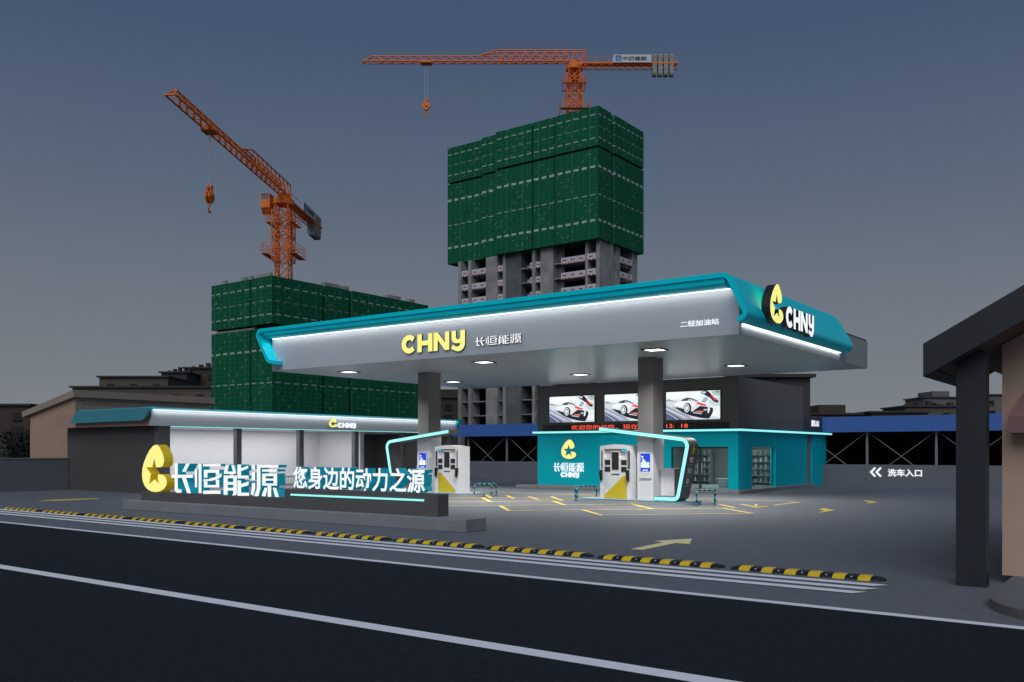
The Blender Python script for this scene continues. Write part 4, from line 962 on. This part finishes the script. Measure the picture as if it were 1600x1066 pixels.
x, y = pt(-38.3, 152.); dx, dy = pt(-2.9, -43.6); crane('orange tower crane with its jib reaching toward the upper left over the shorter tower', (x, y, 0), 44.8, math.atan2(dy, dx), 22)

# ------------------------------------------------------------------ far buildings and hedge
FB = [mat('far_wall_brown', (.060,.045,.034), .9, noise=.15, nscale=.15), mat('far_wall_grey', (.055,.05,.048), .9, noise=.15, nscale=.15), mat('far_wall_pale', (.15,.135,.125), .9, noise=.1, nscale=.15), mat('far_wall_tan', (.11,.09,.07), .9, noise=.12, nscale=.15)]
WN = mat('far_window', (.018,.018,.022), .3)
def far(px0, px1, py, d, mi, label, rows=4, roof=None, depth=16, winw=2.0):
    k = d/1417.; r0, r1 = (px0-800)*k, (px1-800)*k; top = 2+(704-py)*k
    c = pt((r0+r1)/2, d); w = r1-r0
    r = T('far_building', label, 'building', (c[0], c[1], 0), 'low dark buildings on the skyline')
    O = r
    mb = MB(); mb.box(c[0]-w/2, c[1], 0, c[0]+w/2, c[1]+depth, top, FB[mi]); part(mb, 'wall', r)
    mb = MB(); mb.box(c[0]-w/2-.6, c[1]-.6, top+.01, c[0]+w/2+.6, c[1]+depth+.5, top+.45, FB[1])
    if roof == 'step':
        mb.box(c[0]-w*.2, c[1]+2, top+.46, c[0]+w*.28, c[1]+depth-2, top+2.6, FB[mi])
    if roof == 'clutter':
        for q in range(5): xx = c[0]-w*.4+w*.2*q; mb.box(xx, c[1]+3, top+.46, xx+w*.08, c[1]+5, top+1.+.5*(q % 3), FB[1])
    part(mb, 'roof', r)
    n = max(2, int(w/5.5)); fl = min(rows, max(1, int((top-2)/3.2)))
    for i in range(fl):
        for j in range(n):
            xx = c[0]-w/2+w*(j+.5)/n; zz = top-2.4-3.2*i
            mb = MB(); ww = winw/2*(1+.4*((i+j*2) % 2)); mb.box(xx-ww, c[1]-.08, zz-.7, xx+ww, c[1]-.002, zz+.7, WN); mb.box(xx-ww-.2, c[1]-.4, zz-.98, xx+ww+.2, c[1]-.003, zz-.8, FB[mi]); part(mb, 'window', r)
    r.rotation_euler = (0, 0, YAW)
    # shapes are written around the base point; turning the Empty turns them to face the street
    return r
far(-30, 46, 634, 210, 0, 'dark low building beyond the grass at the far left')
far(113, 330, 606, 230, 3, 'low brown block directly behind the beige house roof', 2)
far(155, 262, 590, 250, 3, 'flat roofed brown block rising left of the netted tower', 4)
far(252, 292, 583, 265, 1, 'dark stepped block just left of the netted tower', 3, 'clutter')
far(288, 345, 576, 275, 0, 'tallest dark block touching the left side of the netted tower', 4, 'clutter')
far(655, 745, 622, 260, 0, 'brown block seen under the canopy left of the concrete tower', 4, 'step')
far(1150, 1266, 590, 120, 1, 'tall dark block directly behind the charcoal upper storey of the store', 5)
far(1258, 1345, 648, 230, 0, 'low brown building just right of the store behind the blue fascia', 1, 'step')
far(1362, 1450, 645, 240, 0, 'long low brown roof behind the middle of the blue fascia', 1)
far(1415, 1500, 636, 260, 3, 'tan building left of the black porch column behind the blue fascia', 2, 'clutter')
far(1444, 1500, 622, 330, 2, 'pale flat roofed building beside the black porch column', 2, 'step')
far(1535, 1590, 618, 300, 2, 'pale banded building seen between porch column and beige wall', 4)
# hedge by the left wall
r = T('hedge', 'dark clipped hedge on the grass behind the left boundary wall', 'hedge', (-56, 38, 1))
random.seed(3); mb = MB(); LF = [mat('hedge_leaf_%s' % n, c, .8) for n, c in (('dark', (.005,.009,.003)), ('mid', (.009,.016,.004)))]
for i in range(16000):
    u = random.random(); x = -85+u*36; y = 40+random.gauss(0, .8); h = 2.75+.15*math.sin(x*1.3)+.25*math.sin(x*3.1); z = .9+random.random()**.8*(h-.2)
    s = random.uniform(.08, .2); a = random.random()*6.3; b_ = random.random()*3
    d1 = Vector((math.cos(a), math.sin(a)*.6, math.sin(b_)*.6))*s; d2 = Vector((-math.sin(a), math.cos(a), math.cos(b_)))*s*.7; p = Vector((x, y, z))
    mb.quad([p-d1, p-d2, p+d1, p+d2], LF[i % 2])
mb.box(-84.6, 39.3, 1.0, -49.4, 40.7, 3.0, LF[0])
part(mb, 'crown', r)
mb = MB()
for i in range(20): x = -84+i*1.8; mb.tube((x, 40, 1.6), (x+.1, 40, 3.2), .08, mat('stem', (.03,.02,.015), .9), 6, .04)
part(mb, 'stems', r)

# ------------------------------------------------------------------ lights
def area(name, loc, sx, sy, power, rot=(0,0,0), col=(1,1,1), spread=180):
    l = D.lights.new(name, 'AREA'); l.shape = 'RECTANGLE'; l.size = sx; l.size_y = sy; l.energy = power; l.color = col; l.spread = R(spread)
    o = D.objects.new(name, l); COL.objects.link(o); o.location = loc; o.rotation_euler = rot; return o
for x, y in LP: area('canopy_lamp', (x, y, 5.44), .58, .58, 255, (0,0,0), (1.,.985,.96), 140)
area('fascia_strip_light', (-21.3, 25.92, 6.88), 21.2, .06, 48, (R(0),0,0), (.97,.98,1.), 180)
area('side_strip_light', (-10.42, 31.2, 5.795), .04, 10.0, 16, (0,0,0), (.97,.98,1.), 180)
area('car_wash_fascia_light', (-37.28, 34.5, 3.835), .04, 21.5, 45, (0,0,0), (.97,.98,1.))
for y in (26.5, 30.5, 34.5): area('car_wash_lamp_and_fill', (-39.6, y, 3.08), 3.2, 3.9, 105, (0,0,0), (1.,1.,1.))
area('car_wash_lamp_and_fill', (-41.0, 41.5, 3.08), 3, 4, 60)  # fill light added to lift the dark bay walls to grey
area('shop_lamp', (-18.8, 43.8, 2.88), 3.0, 3.0, 110, (0,0,0), (.95,1.,.98)); 

# ------------------------------------------------------------------ sun, sky, camera
SUNEL, SUNAZ = 45, -68
l = D.lights.new('dusk_sun', 'SUN'); l.energy = 1.5; l.angle = R(50); l.color = (.90,.94,1.); o = D.objects.new('dusk_sun', l); COL.objects.link(o)
o.rotation_euler = Vector((-math.cos(R(SUNAZ))*math.cos(R(SUNEL)), -math.sin(R(SUNAZ))*math.cos(R(SUNEL)), -math.sin(R(SUNEL)))).to_track_quat('-Z', 'Y').to_euler()
w = D.worlds.new('World'); SC.world = w; w.use_nodes = True; nt = w.node_tree
tc = nt.nodes.new('ShaderNodeTexCoord'); sp = nt.nodes.new('ShaderNodeSeparateXYZ'); nt.links.new(tc.outputs['Generated'], sp.inputs[0])
cr = nt.nodes.new('ShaderNodeValToRGB'); e = cr.color_ramp.elements
stops = [(0., (.165,.168,.172)), (.03, (.205,.225,.245)), (.13, (.168,.190,.225)), (.27, (.102,.138,.196)), (.41, (.061,.094,.163)), (1., (.03,.05,.10))]
e[0].position = stops[0][0]; e[0].color = (*stops[0][1], 1); e[1].position = 1; e[1].color = (*stops[-1][1], 1)
for p, c in stops[1:-1]: k = e.new(p); k.color = (*c, 1)
nt.links.new(sp.outputs[2], cr.inputs[0]); nt.links.new(cr.outputs[0], nt.nodes['Background'].inputs[0]); nt.nodes['Background'].inputs[1].default_value = 1.
c = D.cameras.new('camera'); cam = D.objects.new('camera', c); COL.objects.link(cam); SC.camera = cam
c.sensor_width = 36; c.lens = 1417*36/1600; c.shift_y = (704-533)/1600; c.clip_end = 3000
cam.location = (0, 0, 2.0); cam.rotation_euler = (PI/2, 0, YAW)
SC.view_settings.view_transform = 'Standard'; SC.view_settings.look = 'None'; SC.view_settings.exposure = 0; SC.view_settings.gamma = 1
SC.cycles.use_denoising = True; SC.cycles.max_bounces = 8
